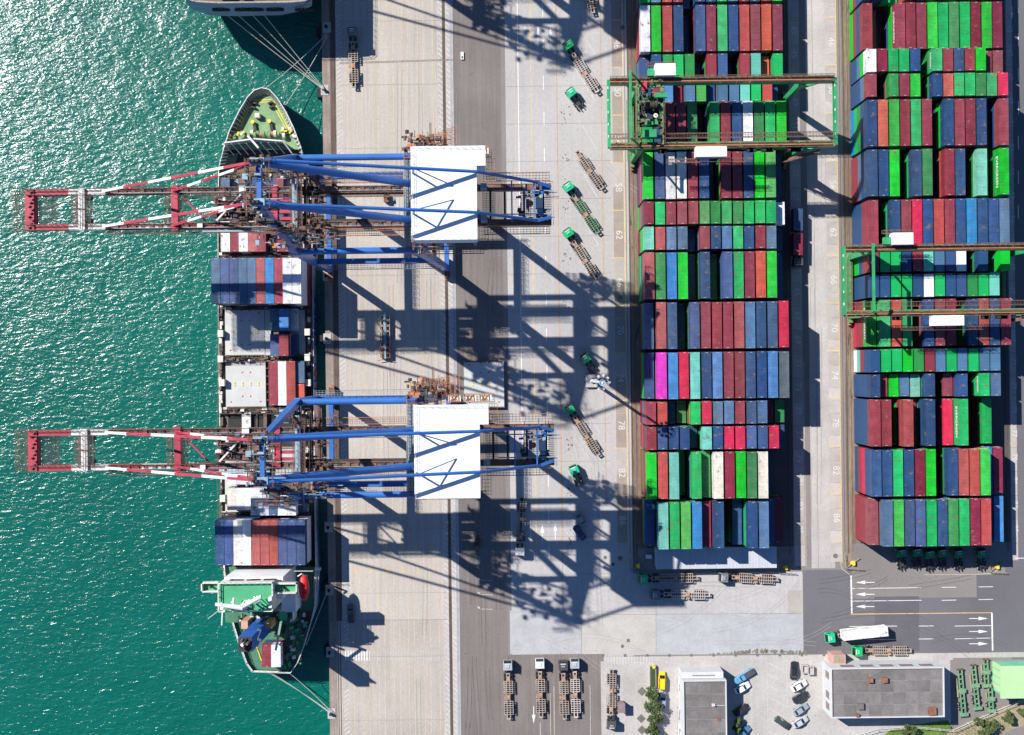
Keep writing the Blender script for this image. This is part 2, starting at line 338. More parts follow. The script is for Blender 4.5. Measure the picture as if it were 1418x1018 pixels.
for a in [(1180, 815, 1276, 813.8), (1180, 832.5, 1276, 831.3), (1304, 813.4, 1324, 813.2), (1355, 812.8, 1375, 812.5), (1304, 831.4, 1324, 831), (1355, 830.4, 1375, 830),
          (1176, 867.5, 1242, 867), (1272, 867, 1293, 866.8), (1322, 867, 1373, 866.4), (1200, 886, 1241, 885.4), (1272, 884.9, 1293, 884.8), (1322, 884.7, 1373, 883.5)]:
    line('white', *a, .8)
line('yellowf', 1163, 776, 1166, 788, .8); line('yellowf', 1166, 788, 1177, 796, .8); line('yellowf', 1350, 795.5, 1376, 794, .9); line('yellowf', 1376, 794, 1384, 786, .9); line('yellowf', 1280, 796, 1350, 795.5, .6)
for k in range(-1, 11):   # diagonal truck bays
    d = 65.6 * k; o = .9 * k
    if k == 6 or k == 10: continue
    line('whitef', 779 + o, 64 + d, 825 + o, 142 + d, .6); line('whitef', 816 + o, 149 + d, 826 + o, 142 + d, .6)
    line('whitef', 787 + o, 85 + d, 797 + o, 79 + d, .6); line('whitef', 806 + o, 44 + d, 825 + o, 76 + d, .6)
line('whitef', 782, 668, 782.5, 735, .8); line('whitef', 831, 668, 831.5, 735, .8); line('whitef', 782, 668, 831, 668, .8); line('whitef', 782.5, 735, 793, 748, .8); line('whitef', 831.5, 735, 820, 748, .8); line('whitef', 793, 748, 820, 748, .8)
for i in range(17): line('whitef', 838 + i * 4.1, 909, 838 + i * 4.1, 920, 1.6, .03)
for i in range(28): line('joint', 702 + i * 4.6, 907.5, 702 + i * 4.6, 919, .7)
for i in range(36): line('whitef' if i > 9 else 'white', 478.5 + i * 3.7, 901, 478.7 + i * 3.7, 915, 1.5 if i < 9 else .7)
for a in [(1062, 917, 1064, 1040), (1089, 917, 1092, 1040), (1116, 933, 1118, 1040)]: line('whitef', *a, .8)
for i in range(8):
    line('whitef', 1062.5, 917 + i * 15.6, 1089.5, 932 + i * 15.6, .8)
    line('whitef', 1090, 950 + i * 15.6, 1116, 934 + i * 15.6, .8)
for i in range(6): line('whitef', 1017, 962 + i * 13, 1040, 950 + i * 13, .7)
line('whitef', 1041, 950, 1042, 1030, .7); line('whitef', 881, 945, 881.6, 1030, .6); line('yellow', 880, 947, 896, 947, .9)
for i in range(4): line('yellowf', 882, 955 + i * 17, 896, 972 + i * 17, .5); line('yellowf', 896, 955 + i * 17, 882, 972 + i * 17, .5)
for x, y in ((889, 957.5), (888, 995), (889, 1011)):
    q = [P(x + a, y + b_) for a, b_ in ((-6.5, 0), (0, -6.5), (6.5, 0), (0, 6.5))]; MARKS['stain'].face([(p.x, p.y, .026) for p in q])
line('whitef', 748, 1000, 748.5, 1040, .8); line('yellowf', 762, 960, 763, 1040, .7); line('whitef', 767, 950, 768, 1040, .7); line('whitef', 817, 948, 818, 1040, .7)
for i in range(3): line('whitef', 664, 804 + i * 20 - 1, 682, 804 + i * 20, .7); arrow('whitef', 664, 802 + i * 20, 215, 9, 3)
line('white', 1409, 0, 1410, 18, .8); arrow('white', 1401, 18, 90, 18, 4)
for y in (46, 94, 140, 188, 236, 284): line('white', 1410, y, 1410.5, y + 19, .9)
line('white', 1406, 773, 1430, 773, 1); 
for i in range(6):
    x = 494 + i * 20.7; q = [P(x - 2, 762), P(x + 2, 762), P(x, 749)]; MARKS['yellow'].face([(p.x, p.y, .026) for p in q])
random.seed(9)
bz = [0]
def blotch(x, y, r, k='stain'):
    n = 9; q = [P(x + math.cos(i * 6.283 / n) * r * random.uniform(.4, 1.1), y + math.sin(i * 6.283 / n) * r * random.uniform(.5, 1.6)) for i in range(n)]; bz[0] += .00002; MARKS[k].face([(p.x, p.y, .015 + bz[0]) for p in q])
for k in range(11):
    x, y = 779 + .9 * k, 88 + 65.6 * k
    for j in range(11): blotch(x + random.gauss(2, 3.2), y + random.gauss(5, 8), random.uniform(.4, 1.6))
for i in range(420):
    blotch(random.uniform(470, 1400), random.uniform(0, 1018), random.uniform(.25, .75), 'stain')
for i in range(60): blotch(random.gauss(1215, 12), random.gauss(808, 6), random.uniform(.3, .9)); blotch(random.gauss(1285, 22), random.gauss(800, 6), random.uniform(.3, .9)); blotch(random.gauss(765, 30), random.gauss(918, 8), random.uniform(.3, .8))
MARKS['algae'] = MB()
for i in range(60): blotch(985 + i * 2.2 + random.uniform(-2, 2), 905 - 3.2 * math.sin(max(0, i - 12) / 48 * 3.14) + random.uniform(-.6, .6), random.uniform(1.2, 3.4) if i > 12 else random.uniform(.6, 1.4), 'algae')
def track(x, y, a0, L, curv, w=.45, gap=5.5, k='tyre'):
    for off in (-gap / 2, gap / 2):
        px_, py_, a_ = x - math.sin(a0) * off, y + math.cos(a0) * off, a0; st = L / 14
        for i in range(14):
            nx, ny = px_ + math.cos(a_) * st, py_ + math.sin(a_) * st
            line(k, px_, py_, nx, ny, w, .0145 + bz[0]); px_, py_ = nx, ny; a_ += curv / 14; bz[0] += .00001
MARKS['tyre'] = MB(); MARKS['skid2'] = MB(); random.seed(77)
for i in range(16): track(random.uniform(720, 1080), random.uniform(800, 895), random.uniform(-.35, .35), random.uniform(50, 150), random.uniform(-1.0, 1.0))
for i in range(14): track(random.uniform(780, 840), random.uniform(30, 800), random.choice((.95, 1.2, 1.5)), random.uniform(40, 90), random.uniform(-.5, .6))
for i in range(14): track(random.uniform(645, 690), random.uniform(20, 1000), 1.57 + random.uniform(-.06, .06), random.uniform(60, 160), random.uniform(-.1, .1), .9, k='skid2')
for i in range(12): track(random.uniform(480, 605), random.uniform(20, 1000), 1.58 + random.uniform(-.03, .03), random.uniform(80, 200), random.uniform(-.05, .05))
MARKS['skid'] = MB()
for i in range(9): track(random.uniform(1118, 1300), random.uniform(800, 895), random.uniform(-.4, .4), random.uniform(40, 110), random.uniform(-1.0, 1.0), k='skid')
for i in range(6): track(random.uniform(1115, 1142), random.uniform(100, 760), 1.58, random.uniform(60, 160), 0)
for k, mbx in MARKS.items():
    nm = {'white': 'white_road_marking', 'whitef': 'faded_white_marking', 'yellow': 'yellow_road_marking', 'yellowf': 'faded_yellow_marking', 'orange': 'orange_road_marking', 'joint': 'paving_joint', 'stain': 'oil_stain', 'tyre': 'tyre_track', 'algae': 'algae_stain', 'skid': 'skid_mark', 'skid2': 'tyre_smudge'}[k]
    tag(mbx.build(nm, M[k]), kind='structure')

def text_mesh(txt, size, name, m, ext=0, sx=1):
    cu = bpy.data.curves.new(name, 'FONT'); cu.body = txt; cu.size = size; cu.align_x = 'CENTER'; cu.align_y = 'CENTER'; cu.extrude = ext; cu.offset = 0 if m.name.startswith(('number', 'road')) else size * .012
    ob = bpy.data.objects.new(name, cu); C.objects.link(ob)
    dg = bpy.context.evaluated_depsgraph_get(); me = bpy.data.meshes.new_from_object(ob.evaluated_get(dg)); bpy.data.objects.remove(ob)
    me.name = name; me.materials.clear(); me.materials.append(m); o = bpy.data.objects.new(name, me); C.objects.link(o); o.scale = (sx, 1, 1); return o
MN = mat('number_paint', (.54, .52, .49), .8, .08, .5, .15, 2)
def number(txt, px, py, size=2.5, rz=-90, m=None):
    o = text_mesh(txt, size, 'lane_number', m or MN); p = P(px, py); o.location = (p.x, p.y, .03); o.rotation_euler = (0, 0, R(rz)); tag(o, kind='structure')
for n in range(12):
    py = 60.3 + 65.9 * (n - 1) + (0 if n else 0); o = -(509 - py) * .0119
    number(str(42 + 4 * n), 859.5 + o, py + 1.5); number(str(42 + 4 * n), 1156 + o, py - 2)
for n in range(22):
    py = 28 + 32.95 * n; o = -(509 - py) * .0119; 
    if py < 770: number(str(43 + 2 * n), 1105 + o, py + 14, 2.3)
    if py < 770: number(str(43 + 2 * n), 1403.5 + o, py + 12, 2.0)
for i, d in enumerate('654321'): number(d, 494 + i * 21.2, 790, 2.2, 0, M['yellow'])

# rails, drains, manholes
mb = MB()
for x in (463.6, 466.8, 619.6): p = P(x, 509).x; mb.b2(p - .09, p + .09, -900, 900, .004, .06)
for x, a in ((874, -200), (1091.5, -200), (1172, -200), (1393, -200)): p = P(x, 509).x; mb.b2(p - .12, p + .12, P(0, 780).y, 200, .004, .10)
for x, a in ((869.5, 0), (880, 0), (1167, 0), (1178, 0)): p = P(x, 509).x; mb.b2(p - .05, p + .05, P(0, 778).y, 200, .004, .05)
tag(mb.build('crane_rail', M['steel']), kind='structure')
def plate(name, x, y, s_, m, round_=False, lab='', cat='drain', grp=None, z=.035):
    mb = MB(); n = 12 if round_ else 4
    pts = [(math.cos(6.283 * i / n + (0 if round_ else .785)) * s_, math.sin(6.283 * i / n + (0 if round_ else .785)) * s_) for i in range(n)]
    mb.prism([(a * 1.25, b_ * 1.25) for a, b_ in pts], .002, z - .01, 1); mb.prism(pts, .01, z, 0)
    p = P(x, y); o = mb.build(name, [M[m], M['joint']], None, (p.x, p.y, 0)); tag(o, lab, cat, grp)
for x, y, l in ((859, 412, 'beside number 66 on the west yard lane'), (859, 760 - 20 + 33, 'near the south end of the west yard lane'), (862, 38, 'near the top of the west yard lane')):
    plate('manhole_cover', x, y, .55, 'stain', True, 'dark round manhole cover ' + l, 'manhole')
for x, y, l in ((839, 772, 'right of a pair'), (850, 781, 'left one'),): pass
plate('manhole_cover', 838, 772, .42, 'stain', True, 'small dark manhole cover in the gantry shadow south of parked cars', 'manhole')
plate('manhole_cover', 849, 781.5, .42, 'stain', True, 'small dark manhole cover closest to the yard corner cone', 'manhole')
plate('manhole_cover', 1157, 770, .55, 'stain', True, 'brown round manhole cover at the foot of the central yard road', 'manhole')
plate('manhole_cover', 862, 895, .4, 'stain', True, 'round manhole in the cream slab of the south apron', 'manhole')
plate('drain_grate', 870, 887, .5, 'stain', False, 'square drain grate in the cream slab of the south apron', 'drain')
for i in range(14): plate('drain_grate', 834 + i * 30.6 + 1, 907.8 - .3 * i * .3, .42, 'stain', False, f'{ORD[i]} square drain from the left in kerb strip along the south apron', 'drain', 'kerb strip drains', .05)
for i in range(14):
    y = 5 + 29.4 * i
    if y > 330: y += 300
    if y < 1018: plate('drain_grate', 636 - (509 - y) * .0119, y, .3, 'stain', False, f'{ORD[i]} drain cover from the top on the edge of brown asphalt strip', 'drain', 'asphalt strip drains')
plate('pit_cover', 640.5, 455, .7, 'stain', False, 'square white-rimmed pit cover on the shaded asphalt strip', 'pit cover')
plate('pit_cover', 645, 905, .6, 'stain', False, 'square pit cover at the lower end of the asphalt strip', 'pit cover')

# ---------------- containers ----------------
COL = {'g': ('bright green', (.003, .40, .02)), 'e': ('emerald green', (.008, .34, .085)), 'G': ('dull green', (.022, .21, .05)), 'y': ('lime green', (.07, .32, .07)),
       't': ('turquoise', (.12, .42, .33)), 'r': ('dark red', (.225, .034, .048)), 'R': ('coral red', (.36, .06, .05)), 'm': ('crimson', (.19, .018, .04)),
       'p': ('hot pink-red', (.50, .018, .06)), 'M': ('magenta', (.55, .03, .40)), 'b': ('navy blue', (.018, .062, .155)), 'B': ('violet blue', (.038, .078, .195)),
       's': ('steel blue', (.062, .14, .24)), 'l': ('light blue', (.065, .19, .40)), 'c': ('sky blue', (.01, .18, .42)), 'w': ('white', (.66, .66, .67)),
       'u': ('cream', (.60, .56, .46)), 'k': ('dark grey', (.07, .09, .115)), 'O': ('orange red', (.46, .085, .052)), 'n': ('rusty brown', (.16, .06, .035)), 'd': ('dark teal', (.01, .06, .09))}
def container_mesh(L, h=2.59, W=2.44):
    mb = MB(); x, y = W / 2, L / 2
    # frame
    for sx in (-1, 1):
        for sy in (-1, 1): mb.box((sx * (x - .07), sy * (y - .07), h / 2), (.14, .14, h), 0, 0)
        for sy in (-1, 1): mb.box((sx * (x - .10), sy * (y - .10), h - .03), (.19, .19, .08), 0, 0)
        mb.box((sx * (x - .05), 0, h - .05), (.10, L - .28, .08), 0, 0); mb.box((sx * (x - .05), 0, .08), (.10, L - .28, .16), 0, 0)
    for sy in (-1, 1): mb.box((0, sy * (y - .07), h - .06), (W - .28, .12, .10), 0, 0); mb.box((0, sy * (y - .07), .08), (W - .28, .12, .16), 0, 0)
    for sy in (-1, 1): mb.box((random.uniform(-.2, .2), sy * (y - .22), h + .004), (.62, .07, .01), 0, 1)
    # corrugated roof and sides
    n = int((L - .3) / .36); y0 = -(L - .28) / 2; st = (L - .28) / n; ztop = h - .02
    for i in range(n):
        a = y0 + i * st
        for u0, u1, z0, z1 in ((0, .4, ztop, ztop), (.4, .5, ztop, ztop - .035), (.5, .9, ztop - .035, ztop - .035), (.9, 1, ztop - .035, ztop)):
            mb.face([(-x + .1, a + u0 * st, z0), (x - .1, a + u0 * st, z0), (x - .1, a + u1 * st, z1), (-x + .1, a + u1 * st, z1)], 0)
            for sx in (-1, 1):
                d0 = x - .02 - (ztop - z0); d1 = x - .02 - (ztop - z1)
                q = [(sx * d0, a + u0 * st, .12), (sx * d0, a + u0 * st, h - .07), (sx * d1, a + u1 * st, h - .07), (sx * d1, a + u1 * st, .12)]
                mb.face(q if sx < 0 else q[::-1], 0)
    mb.box((0, y - .09, h / 2), (W - .2, .06, h - .15), 0, 0); mb.box((0, -y + .09, h / 2), (W - .2, .06, h - .15), 0, 0)
    for u in (-.75, -.3, .3, .75): mb.tube((u, -y + .02, .2), (u, -y + .02, h - .2), .03, 5, 1)
    me = bpy.data.meshes.new('shipping_container'); me.from_pydata(mb.v, [], mb.f); me.materials.append(M['paint']); me.materials.append(M['fit'])
    me.polygons.foreach_set('material_index', mb.m); me.update(); return me
random.seed(1)
ME40, ME20 = container_mesh(11.95), container_mesh(5.85)
STK = MB(); STKC = []
def stack_box(cx, cy, z0, z1, L, W, col):
    n = len(STK.f); STK.box((cx, cy, (z0 + z1) / 2), (W, L, z1 - z0 - .06)); STKC.extend([col] * (len(STK.f) - n))
def stack_top(cx, cy, z, long_, col):
    me = ME40 if long_ else ME20; n0 = len(STK.v); STK.v += [(q.co.x + cx, q.co.y + cy, q.co.z + z) for q in me.vertices]
    for f in me.polygons: STK.f.append(tuple(i + n0 for i in f.vertices)); STK.m.append(f.material_index); STKC.append(col)
def container(cx, cy, z, long_, code, label, group, rz=0, W=None, L=None):
    o = bpy.data.objects.new('shipping_container', ME40 if long_ else ME20); C.objects.link(o); o.location = (cx, cy, z); o.rotation_euler = (0, 0, rz)
    if random.random() < .5 and not rz: o.rotation_euler[2] = math.pi
    v = random.uniform(.8, 1.12); c = COL[code][1]; fd_ = random.random() ** 2 * .22; gy = (c[0] + c[1] + c[2]) / 3 + .05; c = tuple(q * (1 - fd_) + gy * fd_ for q in c)   # sun-faded paint
    o.color = (min(1, c[0] * v + .004), min(1, c[1] * v), min(1, c[2] * v * random.uniform(.9, 1.12)), 1)
    if W: o.scale = (W / 2.44, L / (11.95 if long_ else 5.85), 1)
    tag(o, label, 'container', group); return o
def lettering(txt, parent, L, size=1.5, face=-1, z=1.3, m=None):
    o = text_mesh(txt, size, 'lettering', m or M['roofw'])
    flip = abs(parent.rotation_euler[2]) > 3
    parent.rotation_euler[2] = 0
    o.parent = parent; o.location = (face * (1.22 + .045), 0, z); o.scale = (L / (len(txt) * size * .62), 1, 1)
    o.rotation_euler = (R(90), 0, R(-90 if face < 0 else 90)); return o
YB = lambda n: 10.24 - (n - 70) / 4 * 12.82
LROWS = [  # name, bay, half, default tiers, tokens
 (42, 0, 4, 'e s R r b2 b b e s m b r g'),
 (46, 0, 4, 'w g R b b1 B m e b R r O m'),
 (50, 1, 4, 'B3 b G e G k1 r B k1 r t O3 e'),
 (50, -1, 4, 'b r l m3 s y b3 s s t e R b2'),
 (54, 0, 5, 'e b r m G m2 e r b w G e g'),
 (58, 0, 5, 'g B w w r b b2 r r b g y b3'),
 (62, 1, 5, 'r e r r r y G e G e e e w4'),
 (62, -1, 5, 't R s s b3 r b s e b r s b3'),
 (66, 0, 5, 'R G c g k3 b G3 B e m O g b3'),
 (70, 0, 5, 's4 R b d3 B r r r R s b b p'),
 (74, 0, 5, 'B4 M c p t b l r r b b l k'),
 (78, 1, 5, 'r R b3 G3 e p s s r b s m3 G3'),
 (78, -1, 5, 'r B b b d3 t b p p B b p b3'),
 (82, 0, 5, 'g R t G2 e G4 u m g G u d2 0'),
 (86, 0, 5, 'b3 t e y c m4 b 0 b3 0 b s b3'[:33]),
]
LROWS[-1] = (86, 0, 5, 'b3 t e y c m4 b 0 b3 b5 s b3 m2')
RROWS = [
 (42, 0, 4, 'b b e3 e2 r b e m g b e r m', 'grb'),
 (46, 0, 4, 'r n2 0 r r r g e G e m g m', 'grb'),
 (50, 1, 5, 'w m e e b G2 e r b r g m4 r4', 'bbsg'),
 (50, -1, 5, 'r b2 G m g 0 b O e e G e p', 'bbbs'),
 (54, 0, 5, 'b O g r e r b2 b r m b m3 r', 'ceGb'),
 (58, 0, 5, 'b b g 0 b G 0 r b 0 t e3 g', 'rrsb'),
 (62, 0, 5, 'r 0 b r p b R r b c b b s', 'bbbr'),
 (66, 1, 5, 'r e e b r t s B w 0 b 0 g', 'gebr'),
 (66, -1, 5, 'b b e e b w e b B G e t 0', 'bbbb'),
 (70, 0, 5, 'g4 e O e 0 b r m 0 b R b r', 'prrg'),
 (74, 1, 5, 'b e e g G r s e s e s s b3', 'wtrb'),
 (74, -1, 5, 'b r4 g4 s4 t4 b b2 r4 b 0 e s 0', 'bbbb'),
 (78, 0, 5, 'r r 0 R m3 b G2 p4 e G2 0 e3 0', 'bbbb'),
 (82, 0, 5, 'b b e b m g 0 b R R g c3 m3', 'brpb'),
 (86, 0, 5, 'r4 s g b B e b G e m R m3 c3', 'rrrr'),
]
random.seed(11)
TOPS = {}
for blk, rows, X0, PW in (('middle', LROWS, 35.5, 2.85), ('right', RROWS, 93.0, 2.80)):
    for ri, row in enumerate(rows):
        bay, half, df, toks = row[:4]; long_ = half == 0; cy = YB(bay) + half * 3.22; L = 11.95 if long_ else 5.85
        for ci, tk in enumerate(toks.split()):
            if tk == '0': continue
            code = tk[0]; tr = int(tk[1:]) if len(tk) > 1 else df; cx = X0 + PW * ci + random.uniform(-.05, .05); y = cy + random.uniform(-.08, .08)
            for k in range(tr - 1):
                lc = random.choice('bbrregGRmsBe')
                if ci == 0 and len(row) > 4 and k < len(row[4]): lc = row[4][::1][k]
                stack_box(cx + random.uniform(-.04, .04), y, .15 + k * 2.59, .15 + (k + 1) * 2.59, L, 2.42, COL[lc][1])
            z = .15 + (tr - 1) * 2.59
            if ri == 0 or tr < 3 or (bay, half) in (((50, 1), (50, -1)) if blk == 'middle' else ((66, 1), (66, -1), (74, 1))):
                v = random.uniform(.85, 1.1); stack_top(cx, y, z, long_, tuple(q * v for q in COL[code][1])); continue
            lb = f"{COL[code][0]} container, {ORD[ci]} from the left, {ORD[ri]} row down, {blk} yard block"
            TOPS[(blk, ri, ci)] = container(cx, y, z, long_, code, lb, 'containers stacked in the yard')
for (k, tx) in (((('right', 1, 3), 'EVERGREEN')), (('right', 5, 12), 'EVERGREEN'), (('right', 12, 8), 'EVERGREEN'), (('right', 14, 2), 'EVERGREEN'), (('right', 14, 5), 'EVERGREEN'), (('right', 7, 12), 'EVERGREEN'), (('right', 8, 12), 'EVERGREEN'), (('right', 11, 10), 'EVERGREEN'), (('right', 9, 0), 'EVERGREEN'), (('right', 2, 6), 'EVERGREEN'), (('middle', 10, 1), 'PINK MAGENTA')):
    if k in TOPS:
        if tx.startswith('PINK'): continue
        lettering(tx, TOPS[k], 8.5 if k[1] in (1, 5, 12, 14, 9) else 4.4, 1.5 if k[1] in (1, 5, 12, 14, 9) else 1.1)

# ---------------- quay cranes ----------------
def sts(name, lab, loc):
    r = empty(name, loc); tag(r, lab, 'crane', 'blue ship-to-shore cranes on the quay')
    XS, XL = -48.2, -17.0; HY = 10.5; G = 4.0; ZB = 42.0
    BLm = [M['blue'], M['rbrown'], M['bluegrey'], M['orail'], M['dark']]
    for x in (XS, XL):
        for sy in (-1, 1):
            xt = x if x == XS else x - 3.6
            m = MB(); m.bar((x, sy * HY, 2.2), (xt, sy * HY, 45), 1.5, 1.5, 0, 1.7); m.build('leg', BLm, r)
            g = MB()
            for k in range(4):
                yy = sy * HY + (k - 1.5) * 1.5; g.b2(x - .5, x + .5, yy - .6, yy + .6, .5, 1.5, 3)
                for q in (-.35, .35): g.tube((x - .3, yy + q, .4), (x + .3, yy + q, .4), .34, 8, 4)
            g.b2(x - .7, x + .7, sy * HY - 2.4, sy * HY + 2.4, 1.5, 2.3, 1); g.build('wheel_bogie', BLm, r)
        m = MB(); m.b2(x - .6, x + .6, -HY, HY, 2.3, 3.8, 0); m.build('sill_beam', BLm, r)
        xt = x if x == XS else x - 3.6
        m = MB(); m.b2(xt - .6, xt + .6, -HY - .8, HY + .8, 43.5, 45.6, 0, 2); m.walk((xt + 1.1, -HY, 45.4), (xt + 1.1, HY, 45.4), 1.1, 1, 1); m.rail((xt - .8, -HY, 46), (xt - .8, HY, 46), 1); m.rail((xt + .8, -HY, 46), (xt + .8, HY, 46), 1); m.build('portal_head_beam', BLm, r)
        m = MB(); xm = x if x == XS else x - 1.8; m.b2(xm - .5, xm + .5, -HY, HY, 22, 23.4, 0, 1); m.walk((xm + .9, -HY, 23.4), (xm + .9, HY, 23.4), .9, 1, 1); m.build('cross_beam', BLm, r)
    for sy in (-1, 1):
        m = MB(); m.bar((XS, sy * HY, 23), (XL - 1.8, sy * HY, 23), 1.3, 1.6, 0); m.walk((XS, sy * (HY + 1.35), 23.6), (XL, sy * (HY + 1.35), 23.6), 1.4, 2, 1); m.build('portal_beam', BLm, r)
        m = MB(); m.tube((XS + .5, sy * HY, 45.2), (XL - 4, sy * HY, 45.2), .74, 14, 0); m.build('upper_tie_tube', BLm, r, smooth=False)
        m = MB(); m.bar((XS, sy * HY, 45.5), (-49.5, sy * G, 73), 1.7, 1.5, 0, 1.1); m.build('pylon_leg', BLm, r)
        m = MB(); m.tube((-49.2, sy * G, 72.5), (XL - 4.2, sy * G, 46.5), .82, 14, 0); m.build('main_backstay', BLm, r)
        m = MB(); m.tube((-49.2, sy * (G + .3), 73.6), (-7, sy * (G + .3), 58.9), .36, 10, 0); m.tube((-7, sy * (G + .3), 58.9), (6, sy * (G + .3), 46), .36, 10, 0)
        m.bar((6, sy * (G + .3), 46), (9.2, sy * (G - .6), 44.5), .7, .6, 0); m.build('tail_stay', BLm, r)
        m = MB(); m.bar((-19.8, sy * (G + .3), 63), (-22.5, sy * (G + .3), 46), .3, .3, 0); m.bar((-19.8, sy * (G + .3), 63), (-12, sy * 1.5, 58.3), .22, .22, 0); m.build('stay_strut', BLm, r)
        # boom and girder
        segs = [(-110, -100.5, 'red'), (-100.5, -92, 'wcrane'), (-92, -84.5, 'red'), (-84.5, -76, 'rbrown' if sy > 0 else 'wcrane'), (-76, -66, 'rbrown' if sy > 0 else 'red'), (-66, -53, 'rbrown')]
        for a, c_, mm in segs:
            m = MB(); m.b2(a, c_, sy * G - .65, sy * G + .65, 40.4, ZB, 0)
            for e_ in (-.6, .6): m.rail((a, sy * G + e_, ZB), (c_, sy * G + e_, ZB), 1, 1.2, 1.0, .075)
            m.bar((a, sy * G + .25, ZB + .08), (c_, sy * G + .25, ZB + .08), .16, .12, 1); m.build('boom_girder', [M[mm], M['rbrown']], r)
        m = MB(); m.b2(-53, 9.4, sy * G - .7, sy * G + .7, 40.2, ZB, 1); m.b2(-50, -24, sy * (G - 1.0) - .25, sy * (G - 1.0) + .25, 41.0, 41.3, 4); m.build('main_girder', BLm, r)
        m = MB()
        for q in range(-92, -24, 2): m.b2(q, q + .9, sy * G - .5, sy * G + .5, ZB, ZB + .12 + .2 * random.random(), random.choice((1, 1, 4, 1)))
        m.bar((-92, sy * G + .45, ZB + .2), (-24, sy * G + .45, ZB + .2), .14, .14, 4); m.bar((-92, sy * G - .4, ZB + .3), (-24, sy * G - .4, ZB + .3), .12, .12, 2); m.build('girder_cables', BLm, r)
        m = MB(); yo = sy * (G + (1.15 if sy < 0 else -1.35)); m.walk((-92 if sy < 0 else -76, yo, ZB - .2), (-22.5, yo, ZB - .2), 1.0, 1, 1); m.build('boom_walkway', BLm, r)
        m = MB(); m.walk((-50, sy * (G + 2.0), ZB + .2), (-24, sy * (G + 2.0), ZB + .2), 1.5, 1, 3, step=.4); m.build('girder_walkway', BLm, r)
        # forestays
        for xe, w_, off in ((-92.5, .32, .0), (-76.5, .26, -.3)):
            a = Vector((-50.5, sy * (G + off), 73.0)); e = Vector((xe, sy * (G + off * .3), 42.6)); n = 6 if xe < -90 else 5
            m = MB()
            for i in range(n):
                for dd in (-.15, .15):
                    d = Vector((0, dd, 0)); m.bar(a.lerp(e, i / n) + d, a.lerp(e, (i + 1) / n) + d, w_ * .8, w_, i % 2)
                m.b2(*[v for k_ in (0, 1, 2) for v in (a.lerp(e, i / n)[k_] - .25, a.lerp(e, i / n)[k_] + .25)], 0)
            m.build('forestay', [M['red'], M['wcrane']], r)
    RM = [M['red'], M['wcrane'], M['rbrown'], M['dark'], M['orail'], M['bluegrey'], M['blue'], M['cream']]
    m = MB(); m.b2(-110.2, -108.2, -G - .7, G + .7, 40.2, ZB + .3, 0); [m.box((-109.2 + (k % 3) * .4, -4 + k * .8, ZB + .5), (.6, .2, .4), .5, 2 + k % 2) for k in range(11)]; m.build('boom_tip_beam', RM, r)
    m = MB(); m.walk((-111.6, -G - .9, 41.4), (-111.6, G + .9, 41.4), 1.6, 2, 2); m.rail((-113, -G - 1, 41.4), (-113, G + 1, 41.4), 2)
    for k in range(5): m.grate((-107.4 + k * .85, -3.2, 41.2), (-107.4 + k * .85, 3.2, 41.2), .8, 3, .45)
    m.rail((-103.4, -3.2, 41.2), (-103.4, 3.2, 41.2), 2); m.build('boom_tip_platform', RM, r)
    m = MB(); m.b2(-98, -96.6, -G - .8, G + .8, 41.2, ZB + .6, 1); m.bar((-98.4, .2, ZB + .7), (-94.5, -.4, ZB + .7), .25, .2, 2); m.rail((-98, -4, ZB + .6), (-98, 4, ZB + .6), 2, 1.2, 1, .08); m.rail((-96.6, -4, ZB + .6), (-96.6, 4, ZB + .6), 2, 1.2, 1, .08); m.walk((-99, -3.3, ZB - .3), (-99, 3.3, ZB - .3), 1.1, 2, 2); m.walk((-95.8, -3.3, ZB - .3), (-95.8, 3.3, ZB - .3), 1, 2, 2)
    for q in (-2.6, 2.6): m.b2(-96.4, -95.2, q - .4, q + .4, 41, ZB + .5, 3)
    m.build('white_cross_beam', RM, r)
    m = MB(); m.b2(-76.9, -75.4, -G - 1.1, G + 1.1, 41.2, ZB + .7, 0); m.walk((-78, -3.3, ZB - .3), (-78, 3.3, ZB - .3), 1, 2, 2); m.walk((-74.6, -3.3, ZB - .3), (-74.6, 3.3, ZB - .3), .9, 2, 2); m.build('red_cross_beam', RM, r)
    m = MB(); m.bar((-74.5, 2.6, ZB), (-69.3, -2.9, ZB), .35, .35, 0); m.bar((-60.5, 3.6, ZB + .4), (-67, -3.2, ZB + .2), .4, .4, 1); m.b2(-61.4, -59.8, 3.3, 4.8, ZB, ZB + .9, 1); m.bar((-60, 3.6, ZB + .4), (-56.5, 1.6, ZB), .3, .3, 0)
    m.b2(-71, -69.8, -4.6, -3.6, ZB, ZB + .8, 1); m.bar((-70, -5.3, ZB + .1), (-54, -5.3, ZB + .1), .35, .4, 5); m.build('boom_brace', RM, r)
    m = MB(); m.b2(-54.2, -52.8, -G - .8, G + .8, 41, ZB + .7, 0)
    for q in (-2.6, 1.6, -1.0): m.b2(-52.8, -49.6, q - .35, q + .35, 41, ZB + .3, 0)
    m.build('boom_hinge_beam', RM, r)
    m = MB(); m.b2(-48.9, -47.6, -G - 1.4, G + 1.4, 42.2, 44.4, 5); m.rail((-49.3, -5.4, 43), (-49.3, 5.4, 43), 2); m.walk((-46.5, -5, 43), (-46.5, 5, 43), 1.2, 3, 2); m.build('hinge_frame', RM, r)
    # pylon head
    m = MB(); m.b2(-49.9, -49.0, -G - .6, G + .6, 71.6, 73, 6); m.b2(-51, -48.2, G - .7, G + .7, 72.8, 73.7, 5); m.b2(-51, -48.2, -G - .7, -G + .7, 72.8, 73.7, 5)
    m.walk((-51.8, -5, 71.4), (-51.8, 5, 71.4), 1.2, 2, 2); m.rail((-47.2, -5.2, 73), (-47.2, 5.2, 73), 2)
